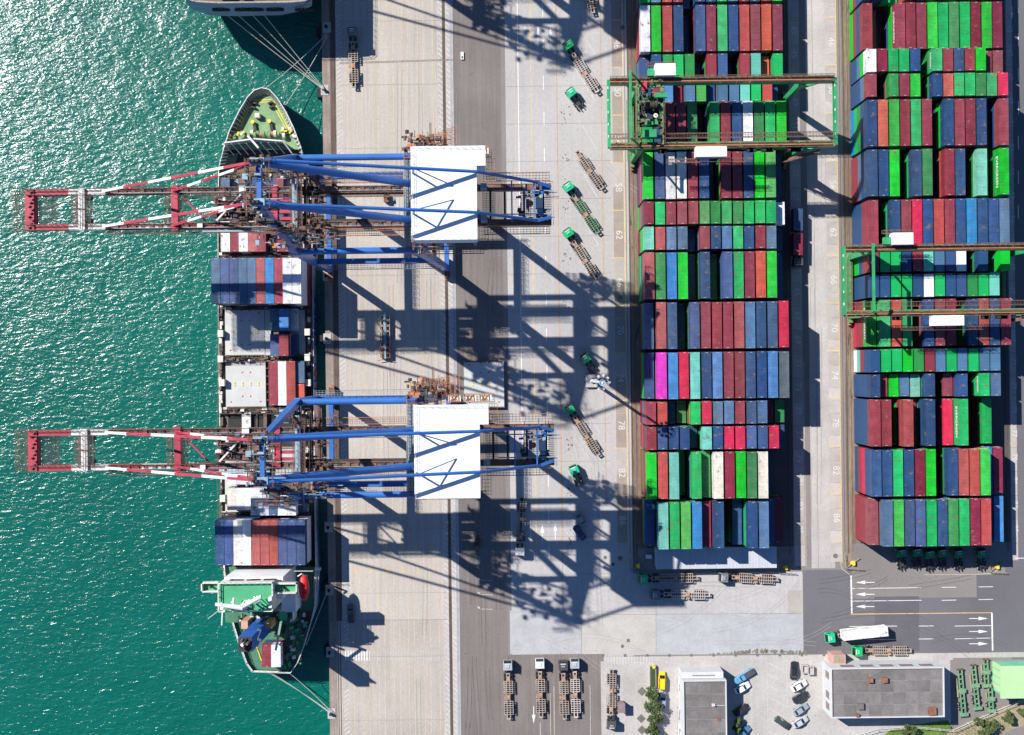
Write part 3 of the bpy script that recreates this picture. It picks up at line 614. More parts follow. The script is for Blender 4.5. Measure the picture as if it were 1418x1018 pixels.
    for sy in (-1, 1):
        for k in range(3): m.tube((-51.0 + .8 * k, sy * 4 - .25, 74.2), (-51.0 + .8 * k, sy * 4 + .25, 74.2), .4, 10, 3)
    PH = m; rnd = random.Random(33)
    def clut(m, x0, x1, y0, y1, z0, z1, n, mats):
        for i in range(n):
            c = (rnd.uniform(x0, x1), rnd.uniform(y0, y1), rnd.uniform(z0, z1)); q = rnd.random(); mm = rnd.choice(mats)
            if q < .35: m.box(c, (rnd.uniform(.3, 1.4), rnd.uniform(.3, 1.2), rnd.uniform(.2, 1)), 0, mm)
            elif q < .7:
                d = Vector((rnd.uniform(.8, 3.5), 0, 0)) if rnd.random() < .5 else Vector((0, rnd.uniform(.8, 3), 0)); m.bar(Vector(c), Vector(c) + d, .16, .16, mm)
            elif q < .85: m.tube(c, (c[0], c[1] + rnd.uniform(.3, .9), c[2]), rnd.uniform(.25, .6), 9, mm)
            else: m.rail(c, (c[0] + rnd.uniform(1, 3), c[1], c[2]), mm, 1, 1, .07)
    clut(PH, -53, -47, -5.4, 5.4, 70, 74, 60, [2, 2, 3, 3, 5]); PH.build('pylon_head', RM, r)
    m = MB()   # ladder tower down the sea side
    clut(m, -54, -41, -11, -5.5, 44, 62, 120, [2, 2, 2, 3, 5, 4]); clut(m, -53, -46, 5.5, 9, 44, 52, 34, [2, 2, 3, 5])
    for k in range(9):
        z = 46 + k * 2.8; m.walk((-52 + (k % 2) * 3, -6.2 - k * .35, z), (-47 + (k % 2) * 2, -6.2 - k * .35, z), .9, 2, 2); m.bar((-51, -6.6, z), (-47, -7.2, z + 2.8), .5, .12, 3)
    m.build('stair_tower', RM, r)
    tr = empty('trolley', (0, 0, 0)); tr.parent = r
    m = MB(); m.b2(-67, -56, -2.9, 2.9, 40.9, 41.2, 3); clut(m, -67.5, -54.5, -2.9, 2.9, 41.3, 42.8, 130, [2, 2, 3, 3, 7, 5, 2])
    for q in (-2.6, -1, 1, 2.6): m.bar((-68, q, 42.3), (-54, q, 42.3), .22, .22, 2)
    m.build('trolley_frame', RM, tr)
    m = MB(); m.b2(-58.5, -56.4, -3.0, -.6, 36.5, 39.4, 7, 1); m.b2(-58.7, -58.5, -2.8, -.8, 37.2, 39, 3); m.build('operator_cab', RM, tr)
    m = MB(); m.b2(-63, -60.6, -3, 3, 37.6, 38.2, 4); m.b2(-62.6, -61, -1.2, 1.2, 38.2, 39.2, 2)
    for q in (-1, 1): 
        for u in (-61, -62.6): m.tube((u, q, 39), (u, q, 41), .05, 5, 3)
    m.build('spreader', RM, tr)
    m = MB(); clut(m, -50, -42, -4, 4, 40.5, 43.5, 44, [2, 3, 3, 5]); clut(m, -46, -40, 2, 8, 42, 45, 28, [2, 2, 3]); clut(m, -46, -40, -8, -3, 42, 45, 28, [2, 2, 3]); m.build('hinge_machinery', RM, r)
    # machinery house
    hs = MB(); HYh = 9.7
    hs.b2(-20.6, -7.2, -HYh, HYh, 51, 58, 0); hs.b2(-7.2, -5.3, HYh - 3.9, HYh, 51, 58, 0); ho = hs.build('machinery_house', [M['wallb']], r)
    m = MB(); m.b2(-20.9, -7.0, -HYh - .2, HYh + .2, 58.0, 58.25); m.b2(-7.0, -5.1, HYh - 4.0, HYh + .2, 58.0, 58.25); m.build('roof_sheet', [M['roofw']], ho)
    m = MB()
    for q in range(-9, 10, 1): m.b2(-20.8, -7.1, q - .03, q + .03, 58.25, 58.28, 0)
    m.b2(-14.8, -14.7, -HYh, HYh, 58.25, 58.3, 0); m.build('roof_seam', [M['roofw']], ho)
    m = MB(); m.rail((-20.6, HYh, 58.2), (-5.3, HYh, 58.2), 0, 1.5, 1.0, .05); m.rail((-20.6, -HYh, 58.2), (-20.6, HYh, 58.2), 0, 1.5, 1, .05); m.rail((-20.6, -HYh, 58.2), (-7.2, -HYh, 58.2), 0, 1.5, 1, .05); m.build('roof_railing', [M['wcrane']], ho)
    m = MB()
    for x in (-20, -14, -8):
        for y in (-HYh + .5, -4, 4, HYh - .5): m.b2(x - .25, x + .25, y - .25, y + .25, 42, 51, 0)
    for y in (-4, 4): m.b2(-20.3, -7.5, y - .3, y + .3, 50.4, 51, 0)
    m.build('house_support_frame', BLm, r)
    m = MB(); W1 = M['rbrown']
    m.walk((-22.6, -HYh - 1, 46), (-22.6, HYh + 1, 46), 1.8, 1, 3); m.walk((-22, -HYh - 1, 45.6), (-6, -HYh - 1, 45.6), 1.6, 1, 3); m.walk((-23.5, HYh + 1.2, 45.6), (-4, HYh + 1.2, 45.6), 1.8, 1, 3)
    m.walk((-6, -HYh - 1, 45.6), (-6, -4.8, 45.6), 2, 1, 3); m.walk((-4.3, HYh, 45.6), (-4.3, 5, 45.6), 1.8, 1, 3)
    m.b2(-23.8, -22.4, -HYh, HYh, 44.4, 45.7, 2); m.build('house_walkway', BLm, r)
    m = MB()   # stair platform north-west of the house
    clut(m, -23.5, -14, HYh + 1.5, HYh + 5.5, 43, 49, 110, [2, 2, 4, 3])
    for k in range(10): m.walk((-22 + k * 1.1, HYh + 1.6 + k * .1, 41 + k * .8), (-22 + k * 1.1, HYh + 4.8 + k * .2, 41 + k * .8), .8, 2, 4)
    for k in range(3): m.b2(-14.2 + k * 3.4, -11.4 + k * 3.4, HYh + .6, HYh + 2.1, 46.4, 48.0, 2, 7); m.rail((-14.4 + k * 3.4, HYh + .5, 47.4), (-11.2 + k * 3.4, HYh + .5, 47.4), 4, .8); m.rail((-14.4 + k * 3.4, HYh + 2.3, 47.4), (-11.2 + k * 3.4, HYh + 2.3, 47.4), 4, .8); [m.bar((-14 + k * 3.4 + q * .3, HYh + .7, 48.1), (-14 + k * 3.4 + ((q * 7) % 5) * .5, HYh + 2.0, 48.1), .13, .1, rnd.choice((4, 2))) for q in range(8)]
    m.build('stair_platform', RM, r)
    # rear platform
    m = MB()
    for x in (-4.5, -1.2, 3.2, 7.6): m.b2(x - .25, x + .25, -G, G, 40.6, 41.4, 3)
    for x in (.4, 5.4): m.tube((x, -G - .6, 46.8), (x, G + .6, 46.8), .16, 8, 6)
    for y in (-2.6, 2.6): m.tube((-3.5, y, 44.5), (9.5, y, 44.5), .14, 6, 5)
    m.build('rear_cross_bar', RM, r)
    m = MB(); m.walk((-6, G + 2.2, 42), (9, G + 2.2, 42), 1.8, 3, 4); m.walk((-6, -G - 2.0, 42), (9, -G - 2.0, 42), 1.6, 3, 4)
    for k in range(7): m.grate((3.2 + k * .95, -4.6, 41.6), (3.2 + k * .95, 4.6, 41.6), .9, 3, .5)
    for k in range(3): m.grate((-5.8 + k * .95, -3.2, 41.2), (-5.8 + k * .95, 3.2, 41.2), .9, 3, .5)
    m.rail((9.8, -4.8, 41.6), (9.8, 4.8, 41.6), 4); m.rail((6, 5.4, 41.6), (9.8, 5.0, 41.6), 4); m.build('rear_walkway', RM, r)
    m = MB(); clut(m, 1.8, 8.6, -3.6, -1.2, 42, 44, 34, [6, 5, 3, 3, 2]); clut(m, 1.8, 8.6, 1.2, 3.6, 42, 44, 34, [6, 5, 3, 3, 2]); m.b2(6.6, 7.6, 2.0, 3.0, 42, 43.4, 6); m.b2(6.6, 7.6, -3.0, -2.0, 42, 43.4, 6); m.b2(5.8, 7.4, -1.2, 1.2, 42, 44, 7)
    m.b2(3.6, 4.4, -1.0, 1.0, 42, 43, 6); m.tube((4.6, 0, 43), (4.6, 0, 43.2), .7, 12, 4); m.build('rear_winch', RM, r)
    m = MB(); m.b2(-6.6, -5.2, 3.0, 4.2, 42, 46, 5); m.b2(-6.6, -5.2, -4.2, -3.0, 42, 46, 5); m.build('electrical_cabinet', RM, r)
    return r
random.seed(5)
y1 = (509 - 320) / S - SN * (-37); y2 = (509 - 602) / S + .44; y0 = (509 + 171) / S
cr1 = sts('quay_crane', 'upper of the two blue and red quay cranes reaching over the ship bow', (0, P(535, 320).y, 0))
cr2 = copy_tree(cr1); cr2.location.y = P(535, 602).y; cr2['label'] = 'lower of the two blue and red quay cranes reaching over the ship stern half'
cr0 = copy_tree(cr1); cr0.location.y = P(535, -171).y; cr0['label'] = 'third quay crane beyond the upper frame edge, its shadow crossing the top lanes'

# ---------------- yard gantries ----------------
def gantry(lab, loc):
    r = empty('yard_gantry_crane', loc); tag(r, lab, 'gantry crane', 'green yard gantry cranes'); HYg = 8.0; XE = 40.8
    GM = [M['ggreen'], M['golive'], M['rbrown'], M['dark'], M['orail'], M['cream'], M['black'], M['redp']]
    rnd = random.Random(7)
    for sy in (-1, 1):
        m = MB(); m.b2(-7.7, 47.9, sy * HYg - .75, sy * HYg + .75, 19.6, 21.6, 0, 1)
        m.build('main_beam', GM, r)
        m = MB(); m.bar((-7.7, sy * HYg + .35, 21.7), (47.7, sy * HYg + .35, 21.7), .14, .16, 2); m.walk((-7.7, sy * (HYg + (1.3 if sy < 0 else -.1)) + (3.4 if sy < 0 else 0), 21.7), (47.7, sy * (HYg + (1.3 if sy < 0 else -.1)) + (3.4 if sy < 0 else 0), 21.7), 1.1, 2, 2)
        m.rail((-7.7, sy * (HYg + .9), 21.6), (47.7, sy * (HYg + .9), 21.6), 2)
        for k in range(90):
            x = rnd.uniform(-7, 47); m.box((x, sy * HYg + rnd.uniform(-.7, .7), 21.75), (rnd.uniform(.3, 1.2), .12, .2), rnd.choice((0, .6, -.6)), rnd.choice((1, 2, 4)))
        m.build('beam_walkway', GM, r)
        m = MB(); m.bar((-7.7, sy * HYg - .3, 22), (47, sy * HYg - .3, 22), .2, .25, 4); m.bar((-7.7, sy * HYg - .02, 21.9), (47, sy * HYg - .02, 21.9), .12, .2, 3); m.build('power_rail', GM, r)
        for x in (0, XE):
            m = MB(); m.bar((x, sy * (HYg - .2), 2.4), (x, sy * HYg, 19.6), 1.1, 1.3, 0, 1.5); m.build('leg', GM, r)
            m = MB(); m.bar((x, sy * HYg, 12), (x + (5 if x else -4), sy * HYg, 19.6), .6, .6, 0); m.build('knee_brace', GM, r)
            m = MB()
            for k in range(3):
                yy = sy * (HYg + .4) + (k - 1) * 1.3; m.b2(x - .35, x + .35, yy - .5, yy + .5, .4, 1.3, 4); m.tube((x - .25, yy, .42), (x + .25, yy, .42), .38, 8, 3)
            m.build('wheel_bogie', GM, r)
    for x in (0, XE):
        m = MB(); m.b2(x - .45, x + .45, -HYg - 1.6, HYg + 1.6, 1.3, 2.4, 0, 1); m.walk((x - 1, -HYg, 2.2), (x - 1, HYg, 2.2), .8, 0, 1); m.build('sill_beam', GM, r)
    for x in (-8.0, 48.2):
        m = MB(); m.b2(x - .35, x + .35, -HYg - .4, HYg + .4, 20, 21.5, 0)
        for k in range(5): m.b2(x - .36, x - .1, -6 + k * 3, -5.4 + k * 3, 21.5, 21.6, 5)
        m.build('end_tie', GM, r)
    m = MB(); m.bar((-3.6, -HYg, 29.4), (-3.6, HYg + .3, 29.4), .55, .6, 0); m.build('high_tie', GM, r)
    for sy in (-1, 1):
        m = MB(); m.bar((-3.6, sy * HYg, 29.4), (-.6, sy * HYg, 21.6), .4, .4, 0); m.build('tie_post', GM, r)
    m = MB(); m.b2(3.2, 8.2, HYg + .6, HYg + 3.5, 21.5, 24, 5); o = m.build('electrical_house', [M['roofw']] * 6, r); 
    m = MB(); m.b2(13.0, 20.6, -HYg - 3.4, -HYg - .9, 21.2, 23.6, 5); o = m.build('electrical_house', [M['roofw']] * 6, r)
    m = MB(); m.b2(1.6, 3.0, HYg + .8, HYg + 2.6, 21.2, 23, 0); m.walk((1.5, HYg + 4.0, 21.2), (9, HYg + 4.0, 21.2), .8, 2, 2); m.walk((6, -HYg - 4.0, 21.2), (26, -HYg - 4.0, 21.2), .8, 2, 2)
    for k in range(16):
        x = rnd.uniform(4, 40); m.b2(x, x + 1.6, -HYg - 1.8, -HYg - .9, 20.2, 21.0, 3)
    m.build('service_platform', GM, r)
    m = MB()
    for k in range(10): m.bar((44.5 - k * .8, -HYg - 1.6, 20 - k * 1.7), (43.7 - k * .8, -HYg - 1.6, 18.3 - k * 1.7), .9, .12, 2); m.rail((44.5 - k * .8, -HYg - 2.0, 20 - k * 1.7), (43.2 - k * .8, -HYg - 2.0, 18.8 - k * 1.7), 2)
    m.build('stairway', GM, r)
    return r, GM
def gantry_trolley(r, GM, xc):
    t_ = empty('trolley', (xc, 0, 0)); t_.parent = r; rnd = random.Random(3)
    m = MB(); 
    for x in (-3, 3): m.b2(x - .35, x + .35, -8, 8, 21.8, 22.5, 1)
    for y in (-6, -2, 2.4, 6.4): m.b2(-3, 3, y - .3, y + .3, 21.8, 22.5, 1)
    m.b2(-2.9, 2.9, -3.5, 4, 21.5, 21.8, 3)
    for k in range(120):
        c = (rnd.uniform(-3.3, 3.3), rnd.uniform(-8, 8), rnd.uniform(22.2, 23.6)); mm = rnd.choice((0, 1, 1, 2, 3, 3, 3))
        if rnd.random() < .5: m.box(c, (rnd.uniform(.2, .9), rnd.uniform(.2, .9), rnd.uniform(.2, .7)), 0, mm)
        else: m.bar(c, (c[0] + rnd.uniform(-2, 2), c[1] + rnd.uniform(-2, 2), c[2]), .12, .12, mm)
    m.rail((3.6, -8, 22), (3.6, 6, 22), 2); m.rail((-3.6, -8, 22), (-3.6, 6, 22), 2); m.build('trolley_frame', GM, t_)
    m = MB(); m.tube((-1.6, 1.5, 23.3), (1.8, 1.5, 23.3), .8, 14, 6)
    for k in range(9): m.tube((-1.5 + k * .36, 1.5, 23.3), (-1.42 + k * .36, 1.5, 23.3), .88, 14, 2)
    m.build('winch_drum', GM, t_)
    for q in ((-1.9, 1.3, -6.6, -4.8, 22.6, 24.4), (1.0, 4.1, 3.2, 4.3, 23, 24), (-1.4, .6, -3.4, -2.6, 22.8, 23.6)): m = MB(); m.b2(*q, 0); m.build('motor_housing', GM, t_)
    m = MB(); m.b2(-2, -.8, 5.2, 7.2, 22.6, 23.4, 7); m.build('red_cabinet', GM, t_)
    for x in (-.6, 1.2): m = MB(); m.tube((x, -1.2, 23.6), (x, -1.2, 23.8), .55, 12, 5); m.tube((x, -1.2, 23.7), (x, -1.2, 23.9), .2, 8, 4); m.build('sheave', GM, t_)
g1c = P(884, 156, 21); g1, GM = gantry('green gantry crane with its trolley over the middle yard block', (32.8, P(1000, 156, 21).y, 0))
g2 = copy_tree(g1); g2['label'] = 'green gantry crane across the right yard block, running off the right edge'
g2.location = (90.6, P(1290, 388, 21).y, 0); gantry_trolley(g1, GM, 2.0)

# ---------------- main ship ----------------
def pp(pts, z): return [P(x, y, z) for x, y in pts]
ship = empty('container_ship', P(368, 520, 0)); ship.location.z = 0
tag(ship, 'container ship with green bow deck moored beneath the two quay cranes', 'ship')
O0 = ship.location.copy()
def loc_(m, name, mats, parent=None, **k):  # mesh built in world coordinates, parented to the ship
    m.v = [(v[0] - O0.x, v[1] - O0.y, v[2]) for v in m.v]; return m.build(name, mats, parent or ship, **k)
left = [(352, 125), (343, 134), (332, 152), (318, 180), (309, 208), (303, 232), (302, 300), (302.5, 430), (304, 560), (307, 700), (311, 790), (318, 845), (330, 885), (342, 918), (350, 929)]
right = [(362, 121.5), (373, 124), (384, 136), (396, 155), (407, 178), (417, 205), (425, 235), (430, 270), (432, 330), (433.5, 430), (434.5, 560), (436, 700), (437.5, 800), (436.5, 838), (430, 865), (421, 895), (412, 918), (403, 931)]
def ztop(y): return 5.6 if y < 200 else (5.6 - 5.4 * (y - 200) / 40 if y < 240 else (.2 if y < 770 else (3.4 if y > 785 else .2 + 3.2 * (y - 770) / 15)))
outl = [(x, y) for x, y in right] + [(x, y) for x, y in reversed(left)]
m = MB(); n = len(outl)
top = [P(x, y, ztop(y)) for x, y in outl]; cx_, cy_ = 368, 520
def low(x, y):
    if y < 250: return P(368 + (x - 368) * (.55 + .4 * (y - 120) / 130), y + 6 * (250 - y) / 130, WZ - 1)
    if y > 860: return P(374 + (x - 374) * .8, y - 8, WZ - 1)
    q = P(x, y, ztop(y)); return Vector((q.x, q.y, WZ - 1))
bot = [low(x, y) for x, y in outl]
for i in range(n):
    j = (i + 1) % n; m.face([bot[i], bot[j], top[j], top[i]], 0)
loc_(m, 'hull', [M['hull']])
def deck(name, pts, z, mm, th=.3, par=None):
    m = MB(); m.prism([(q.x, q.y) for q in pp(pts, z)], z - th, z); return loc_(m, name, [M[mm]] if isinstance(mm, str) else mm, par)
fd = [(x, y + 1.5) for x, y in right if y <= 205] + [(416, 207), (307, 207)] + [(x + 1.2, y + 1.2) for x, y in reversed(left) if y <= 180]
deck('bow_deck', fd, 3.5, 'deckg'); 
deck('main_deck', [(416, 205), (425, 235), (430, 270), (432, 330), (433.5, 430), (434.5, 560), (436, 700), (437.5, 800), (311.5, 800), (307.5, 700), (304.5, 560), (303, 430), (302.5, 300), (303.5, 232), (309, 207)], -.6, 'rustdk')
deck('fore_well_deck', [(309, 214), (330, 212), (322, 240), (304, 240)], .1, 'deckg', .2)
deck('stern_deck', [(436.5, 785), (436.8, 838), (430, 865), (421, 895), (412, 917), (402, 929), (351, 927), (343, 917), (331, 884), (319, 845), (311.5, 785)], 2.4, mat('dark_green_deck', (.055, .16, .09), .7, .2, .3, .2, 3, rust=.2))
deck('maroon_deck_panel', [(418, 847), (433, 847), (428, 868), (420, 876), (418, 876)], 2.5, 'deckm', .05)
# bulwark and rails
m = MB()
for i in range(n):
    a, c = top[i], top[(i + 1) % n]; m.bar(a, c, .2, .24, 0)
loc_(m, 'gunwale', [M['wcrane']])
m = MB()
for (x, y), (x2, y2) in zip(outl, outl[1:] + outl[:1]):
    if max(y, y2) < 240:
        a, c = P(x, y, 5.6), P(x2, y2, 5.6)
        for k in range(5):
            q = a.lerp(c, k / 5); ctr = P(365, 190, 5.6); d = (ctr - q).normalized(); m.bar(q - Vector((0, 0, .2)), q + d * 1.1 - Vector((0, 0, 2.0)), .14, .3, 0)
    elif min(y, y2) > 785: m.rail(P(x, y, 3.4), P(x2, y2, 3.4), 1, 1.5, 1, .09)
loc_(m, 'bulwark_brackets', [M['cream'], M['wcrane']])
bw = MB(); a, c, e = P(310, 198, 6.5), P(352, 192.5, 6.5), P(391, 195.5, 6.5)
for p, q in ((a, c), (c, e)): bw.hexa([p + Vector((0, -.1, -3)), q + Vector((0, -.1, -3)), q + Vector((0, .25, -3)), p + Vector((0, .25, -3))], [p + Vector((0, -.1, 0)), q + Vector((0, -.1, 0)), q + Vector((0, .25, 0)), p + Vector((0, .25, 0))])
e2 = P(403, 212, 5); bw.hexa([e + Vector((0, 0, -3)), e2 + Vector((0, 0, -3)), e2 + Vector((.3, 0, -3)), e + Vector((.3, 0, -3))], [e, e2, e2 + Vector((.3, 0, 0)), e + Vector((.3, 0, 0))])
for k in range(9):
    p = a.lerp(e, k / 8); bw.bar(p + Vector((0, -.2, -.3)), p + Vector((1.8, -2.6, -2.9)), .16, .25)
bw.bar(P(343, 188, 7.5), P(358, 205, 7.5), .5, .3)
loc_(bw, 'breakwater', [M['wcrane']])
# forecastle gear
FM = [M['cream'], M['deckg'], M['dark'], M['orail'], M['yel'], M['redp']]
def gear(name, fn): m = MB(); fn(m); return loc_(m, name, FM)
def _h(m):
    p = P(358, 161.5, 3.5); m.box((p.x, p.y, 4.2), (1.3, 1.2, 1.4), 0, 0); m.box((p.x, p.y, 4.95), (1.0, .9, .12), 0, 0)
gear('deck_hatch', _h)
for x, y in ((351, 170), (374, 169)):
    def _v(m, x=x, y=y):
        p = P(x, y, 3.5); m.tube((p.x, p.y, 3.5), (p.x, p.y, 4.5), .38, 12, 3); m.tube((p.x, p.y, 4.5), (p.x, p.y, 4.56), .5, 12, 4); m.bar((p.x + .3, p.y - .5, 3.9), (p.x + .9, p.y - 3.6, 3.8), .75, .7, 2)
    gear('anchor_windlass', _v)
for x, y, a_ in ((352, 146.5, -.3), (376, 146, .3)):
    def _b(m, x=x, y=y, a_=a_):
        p = P(x, y, 3.5); m.box((p.x, p.y, 3.65), (.5, 1.7, .3), a_, 2)
        for q in (-.6, .6): m.box((p.x - math.sin(a_) * q, p.y + math.cos(a_) * q, 4.0), (1.3, .45, .8), a_, 2)
    gear('mooring_bitt', _b)
def _d(m):
    rnd = random.Random(2)
    for k in range(13):
        x = 346 + k * 4.0; p = P(x, 187 + rnd.uniform(-3, 2), 3.6)
        m.tube((p.x - .35, p.y, 4.3), (p.x + .35, p.y, 4.3), rnd.uniform(.5, .95), 12, rnd.choice((1, 0, 1, 3)))
    for k in range(30):
        sd_ = rnd.choice((0, 1)); x, y = (rnd.uniform(318, 342), rnd.uniform(180, 193)) if sd_ else (rnd.uniform(390, 408), rnd.uniform(178, 205))
        p = P(x, y, 3.6); m.box((p.x, p.y, 4), (rnd.uniform(.3, 1.1), rnd.uniform(.3, 1), rnd.uniform(.4, 1.2)), rnd.uniform(0, 3), rnd.choice((4, 2, 0, 1, 3)))
gear('mooring_winch', _d)
def _y(m):
    for a, c in (((350, 139), (376, 138)), ((349, 142), (376, 141)), ((349, 142), (331, 178)), ((346, 141), (328, 176)), ((376, 141), (397, 180)), ((379, 140), (400, 179))):
        p, q = P(*a, 3.52), P(*c, 3.52); m.bar(p, q, .16, .03, 4)
gear('deck_line', _y)
# hatch covers, lashing bridges, hold
HM = [M['hatch'], M['redp'], M['yel'], M['rustdk']]
def hatch_cover(name, x0, y0, x1, y1, z, parent=None, dots=True, mats=None):
    m = MB(); a, c = P(x0, y1, z), P(x1, y0, z); x_0, x_1, y_0, y_1 = a.x, c.x, a.y, c.y; m.b2(x_0, x_1, y_0, y_1, z - .9, z)
    w_, l_ = x_1 - x_0, y_1 - y_0
    if dots:
        for u, v in ((.42, .24), (.62, .24), (.42, .76), (.62, .76), (.13, .12), (.87, .12), (.13, .92), (.87, .92), (.42, .97), (.62, .97)):
            m.tube((x_0 + u * w_, y_0 + v * l_, z), (x_0 + u * w_, y_0 + v * l_, z + .05), .22, 8, 1)
        for u in (.22, .42, .62, .82):
            for v in (.485, .53): m.box((x_0 + u * w_, y_0 + v * l_, z + .06), (.4, .3, .12), 0, 2)
    for v in (.01, .99): m.box((x_0 + w_ / 2, y_0 + v * l_, z + .05), (w_ * .96, .25, .12), 0, 3)
    m.v = [(v[0] - (O0.x if parent else 0), v[1] - (O0.y if parent else 0), v[2]) for v in m.v]; return m.build(name, mats or HM, parent)
for a in [(312, 428, 366, 493), (313, 500, 367.5, 564.5), (367.5, 428, 374.5, 493), (402, 428, 422, 493)]: hatch_cover('hatch_cover', *a, .1, ship, a[2] - a[0] > 30)
hatch_cover('hatch_cover', 307, 245, 420, 350, .1, ship, False); hatch_cover('hatch_cover', 309, 352, 424, 424, .1, ship, False); hatch_cover('hatch_cover', 312, 620, 425, 712, .1, ship, False); hatch_cover('hatch_cover', 312, 715, 426, 783, .1, ship, False)
deck('cargo_hold', [(316, 573), (424, 573), (424, 618), (316, 618)], -.5, 'hold', .1); deck('cargo_hold', [(368, 499), (424, 499), (424, 565), (368, 565)], -.5, 'hold', .1)  # flat plates at deck height; shade of the open hold painted near-black
random.seed(6)
for y in (244, 316, 351, 424, 496.5, 569, 713, 784):
    m = MB(); a, c = P(307, y, .6), P(430, y, .6); m.walk(a, c, 1.5, 0, 0)
    for k in range(44):
        q = a.lerp(c, random.random()); m.box((q.x, q.y + random.uniform(-.8, .8), random.uniform(0, 1.2)), (random.uniform(.3, 1.4), random.uniform(.2, .7), random.uniform(.3, 1)), 0, random.choice((0, 1, 2, 0)))
    loc_(m, 'lashing_bridge', [M['rustdk'], M['dark'], M['cream']])
m = MB()
for x in (306.5, 427.5):
    for k in range(90):
        y = 250 + k * 6; p = P(x + random.uniform(-1, 1), y, 0); m.box((p.x, p.y, random.uniform(-.3, .5)), (random.uniform(.3, .9), random.uniform(.4, 2), random.uniform(.3, 1.4)), 0, random.choice((0, 0, 1, 2)))
    m.rail(P(x - (4 if x < 350 else -5), 250, -.5), P(x - (4 if x < 350 else -5), 780, -.5), 0)
for x, y in ((306, 462), (306, 497), (308, 530), (426, 460), (426, 495), (427, 530), (308, 650), (309, 690), (428, 600)):
    p = P(x, y, 1); m.box((p.x, p.y, .8), (1.4, 1.8, 1.8), 0, 2)
loc_(m, 'deck_fittings', [M['rustdk'], M['dark'], M['cream']])
m = MB()
for x in (348, 356, 368, 372): p, q = P(x, 573, -.3), P(x, 616, -.3); m.bar(p, q, .25, .3, 0)
for k in range(6): p, q = P(368.5 + k * .2, 499 + k * 11, -.2), P(374, 499 + k * 11, -.2); m.bar(p, q, .2, .3, 0)
m.bar(P(367.5, 566, .2), P(367.8, 618, .2), .9, .8, 0); loc_(m, 'cell_guide', [M['rustdk']])
# hull name
tx = 'WAN HAI LINES'; HB = mat('hull_letter_blue', (.03, .10, .50), .5); HR = mat('hull_letter_red', (.6, .02, .02), .5); HW = mat('hull_letter_white', (.7, .72, .75), .5)
ys = {0: 605, 1: 588, 2: 571, 4: 533, 5: 517, 6: 505, 8: 474, 9: 462, 10: 448, 11: 431.5, 12: 415}
for i, yv in ys.items():
    o = text_mesh(tx[i], 5.2, 'hull_letter', HR if i == 5 else HB); q = P(434.3, yv, .2); o.parent = ship
    o.location = (q.x - O0.x + .16, q.y - O0.y, -1.75); o.rotation_euler = (R(90), 0, R(90)); o.scale = (.9, 1.0, 1)
# accommodation block
AM = [M['wcrane'], M['deckb'], M['dark'], M['roofw'], M['cream'], M['glass']]
def topbox(x0, y0, x1, y1, z0, z1):
    a, c = P(x0, y1, z1), P(x1, y0, z1); return a.x, c.x, a.y, c.y, z0, z1
m = MB(); m.b2(*topbox(304, 806, 378, 846, 2.4, 22), 0, 1); hs = loc_(m, 'accommodation_block', AM)
m = MB(); q = topbox(304, 806, 378, 846, 2.4, 22)
for k in range(3): m.b2(q[0] + 2 + k * 4.2, q[0] + 5.2 + k * 4.2, q[3], q[3] + .25, 18.8, 20.0, 5)
loc_(m, 'bridge_window', AM)
m = MB(); q = topbox(306, 805.5, 388, 812, 2.4, 21); m.b2(q[0], q[1], q[3] - 5, q[3] + .6, 2.4, 18, 3); loc_(m, 'bridge_front', AM)
for nm, (x0, y0, x1, y1) in (('bridge_wing', (280.5, 805, 306, 819)), ('bridge_wing', (375, 806, 412.5, 821))):
    m = MB(); q = topbox(x0, y0, x1, y1, 19.4, 19.7); m.b2(*q, 0, 1)
    for a_ in ((q[0], q[1], q[2], q[2] + .3), (q[0], q[1], q[3] - .3, q[3]), (q[0], q[0] + .3, q[2], q[3]), (q[1] - .3, q[1], q[2], q[3])): m.b2(*a_, 19.7, 21, 0)
    m.b2((q[0] + q[1]) / 2 - .2, (q[0] + q[1]) / 2 + .2, q[2] + 1, q[2] + 1.5, 19.7, 21, 2); loc_(m, nm, AM)
m = MB(); q = topbox(304, 806, 378, 846, 22, 22)
for a_, b_ in (((q[0], q[2]), (q[1], q[2])), ((q[0], q[3]), (q[1], q[3])), ((q[0], q[2]), (q[0], q[3])), ((q[1], q[2]), (q[1], q[3]))): m.rail((*a_, 22), (*b_, 22), 0, 1.4, 1.1, .16)
loc_(m, 'deck_railing', AM)
m = MB(); m.b2(*topbox(390, 820, 409, 848, 2.4, 10), 3, 3); loc_(m, 'deckhouse', AM)
m = MB(); m.b2(*topbox(372, 827, 376, 842, 18, 24), 4, 3); loc_(m, 'signal_locker', AM)
m = MB(); m.b2(*topbox(312, 846, 405, 862, 2.4, 9), 0, 1); loc_(m, 'lower_deckhouse', [M['wcrane'], mat('house_green_deck', (.05, .17, .09), .7, .2)])
m = MB(); ml = random.Random(8)
m.tube(P(298, 837, 27), P(336, 842, 26), .45, 8, 3, .6); m.tube(P(334, 842, 24), P(336, 842, 22), .9, 8, 0); m.tube(P(332, 842, 26), P(362, 826, 27), .55, 8, 3, .4)
for k in range(24):
    x = ml.uniform(308, 362); p = P(x, 843 - (x - 335) * .35 * (x > 335) + ml.uniform(-5, 3), 25); m.bar(p, p + Vector((ml.uniform(-1.6, 1.6), ml.uniform(-1, 1.6), ml.uniform(-2, .8))), ml.uniform(.2, .5), .25, ml.choice((0, 3, 3)))
m.tube(P(322, 842, 24), P(324, 828, 24), .3, 6, 3); m.tube(P(312, 846, 22), P(310, 846, 27), .3, 6, 4); m.bar(P(308, 847, 26), P(307, 866, 26), .3, .2, 4); m.bar(P(302, 846, 26), P(288, 857, 26), .12, .12, 4)
loc_(m, 'radar_mast', AM)
m = MB()   # funnel
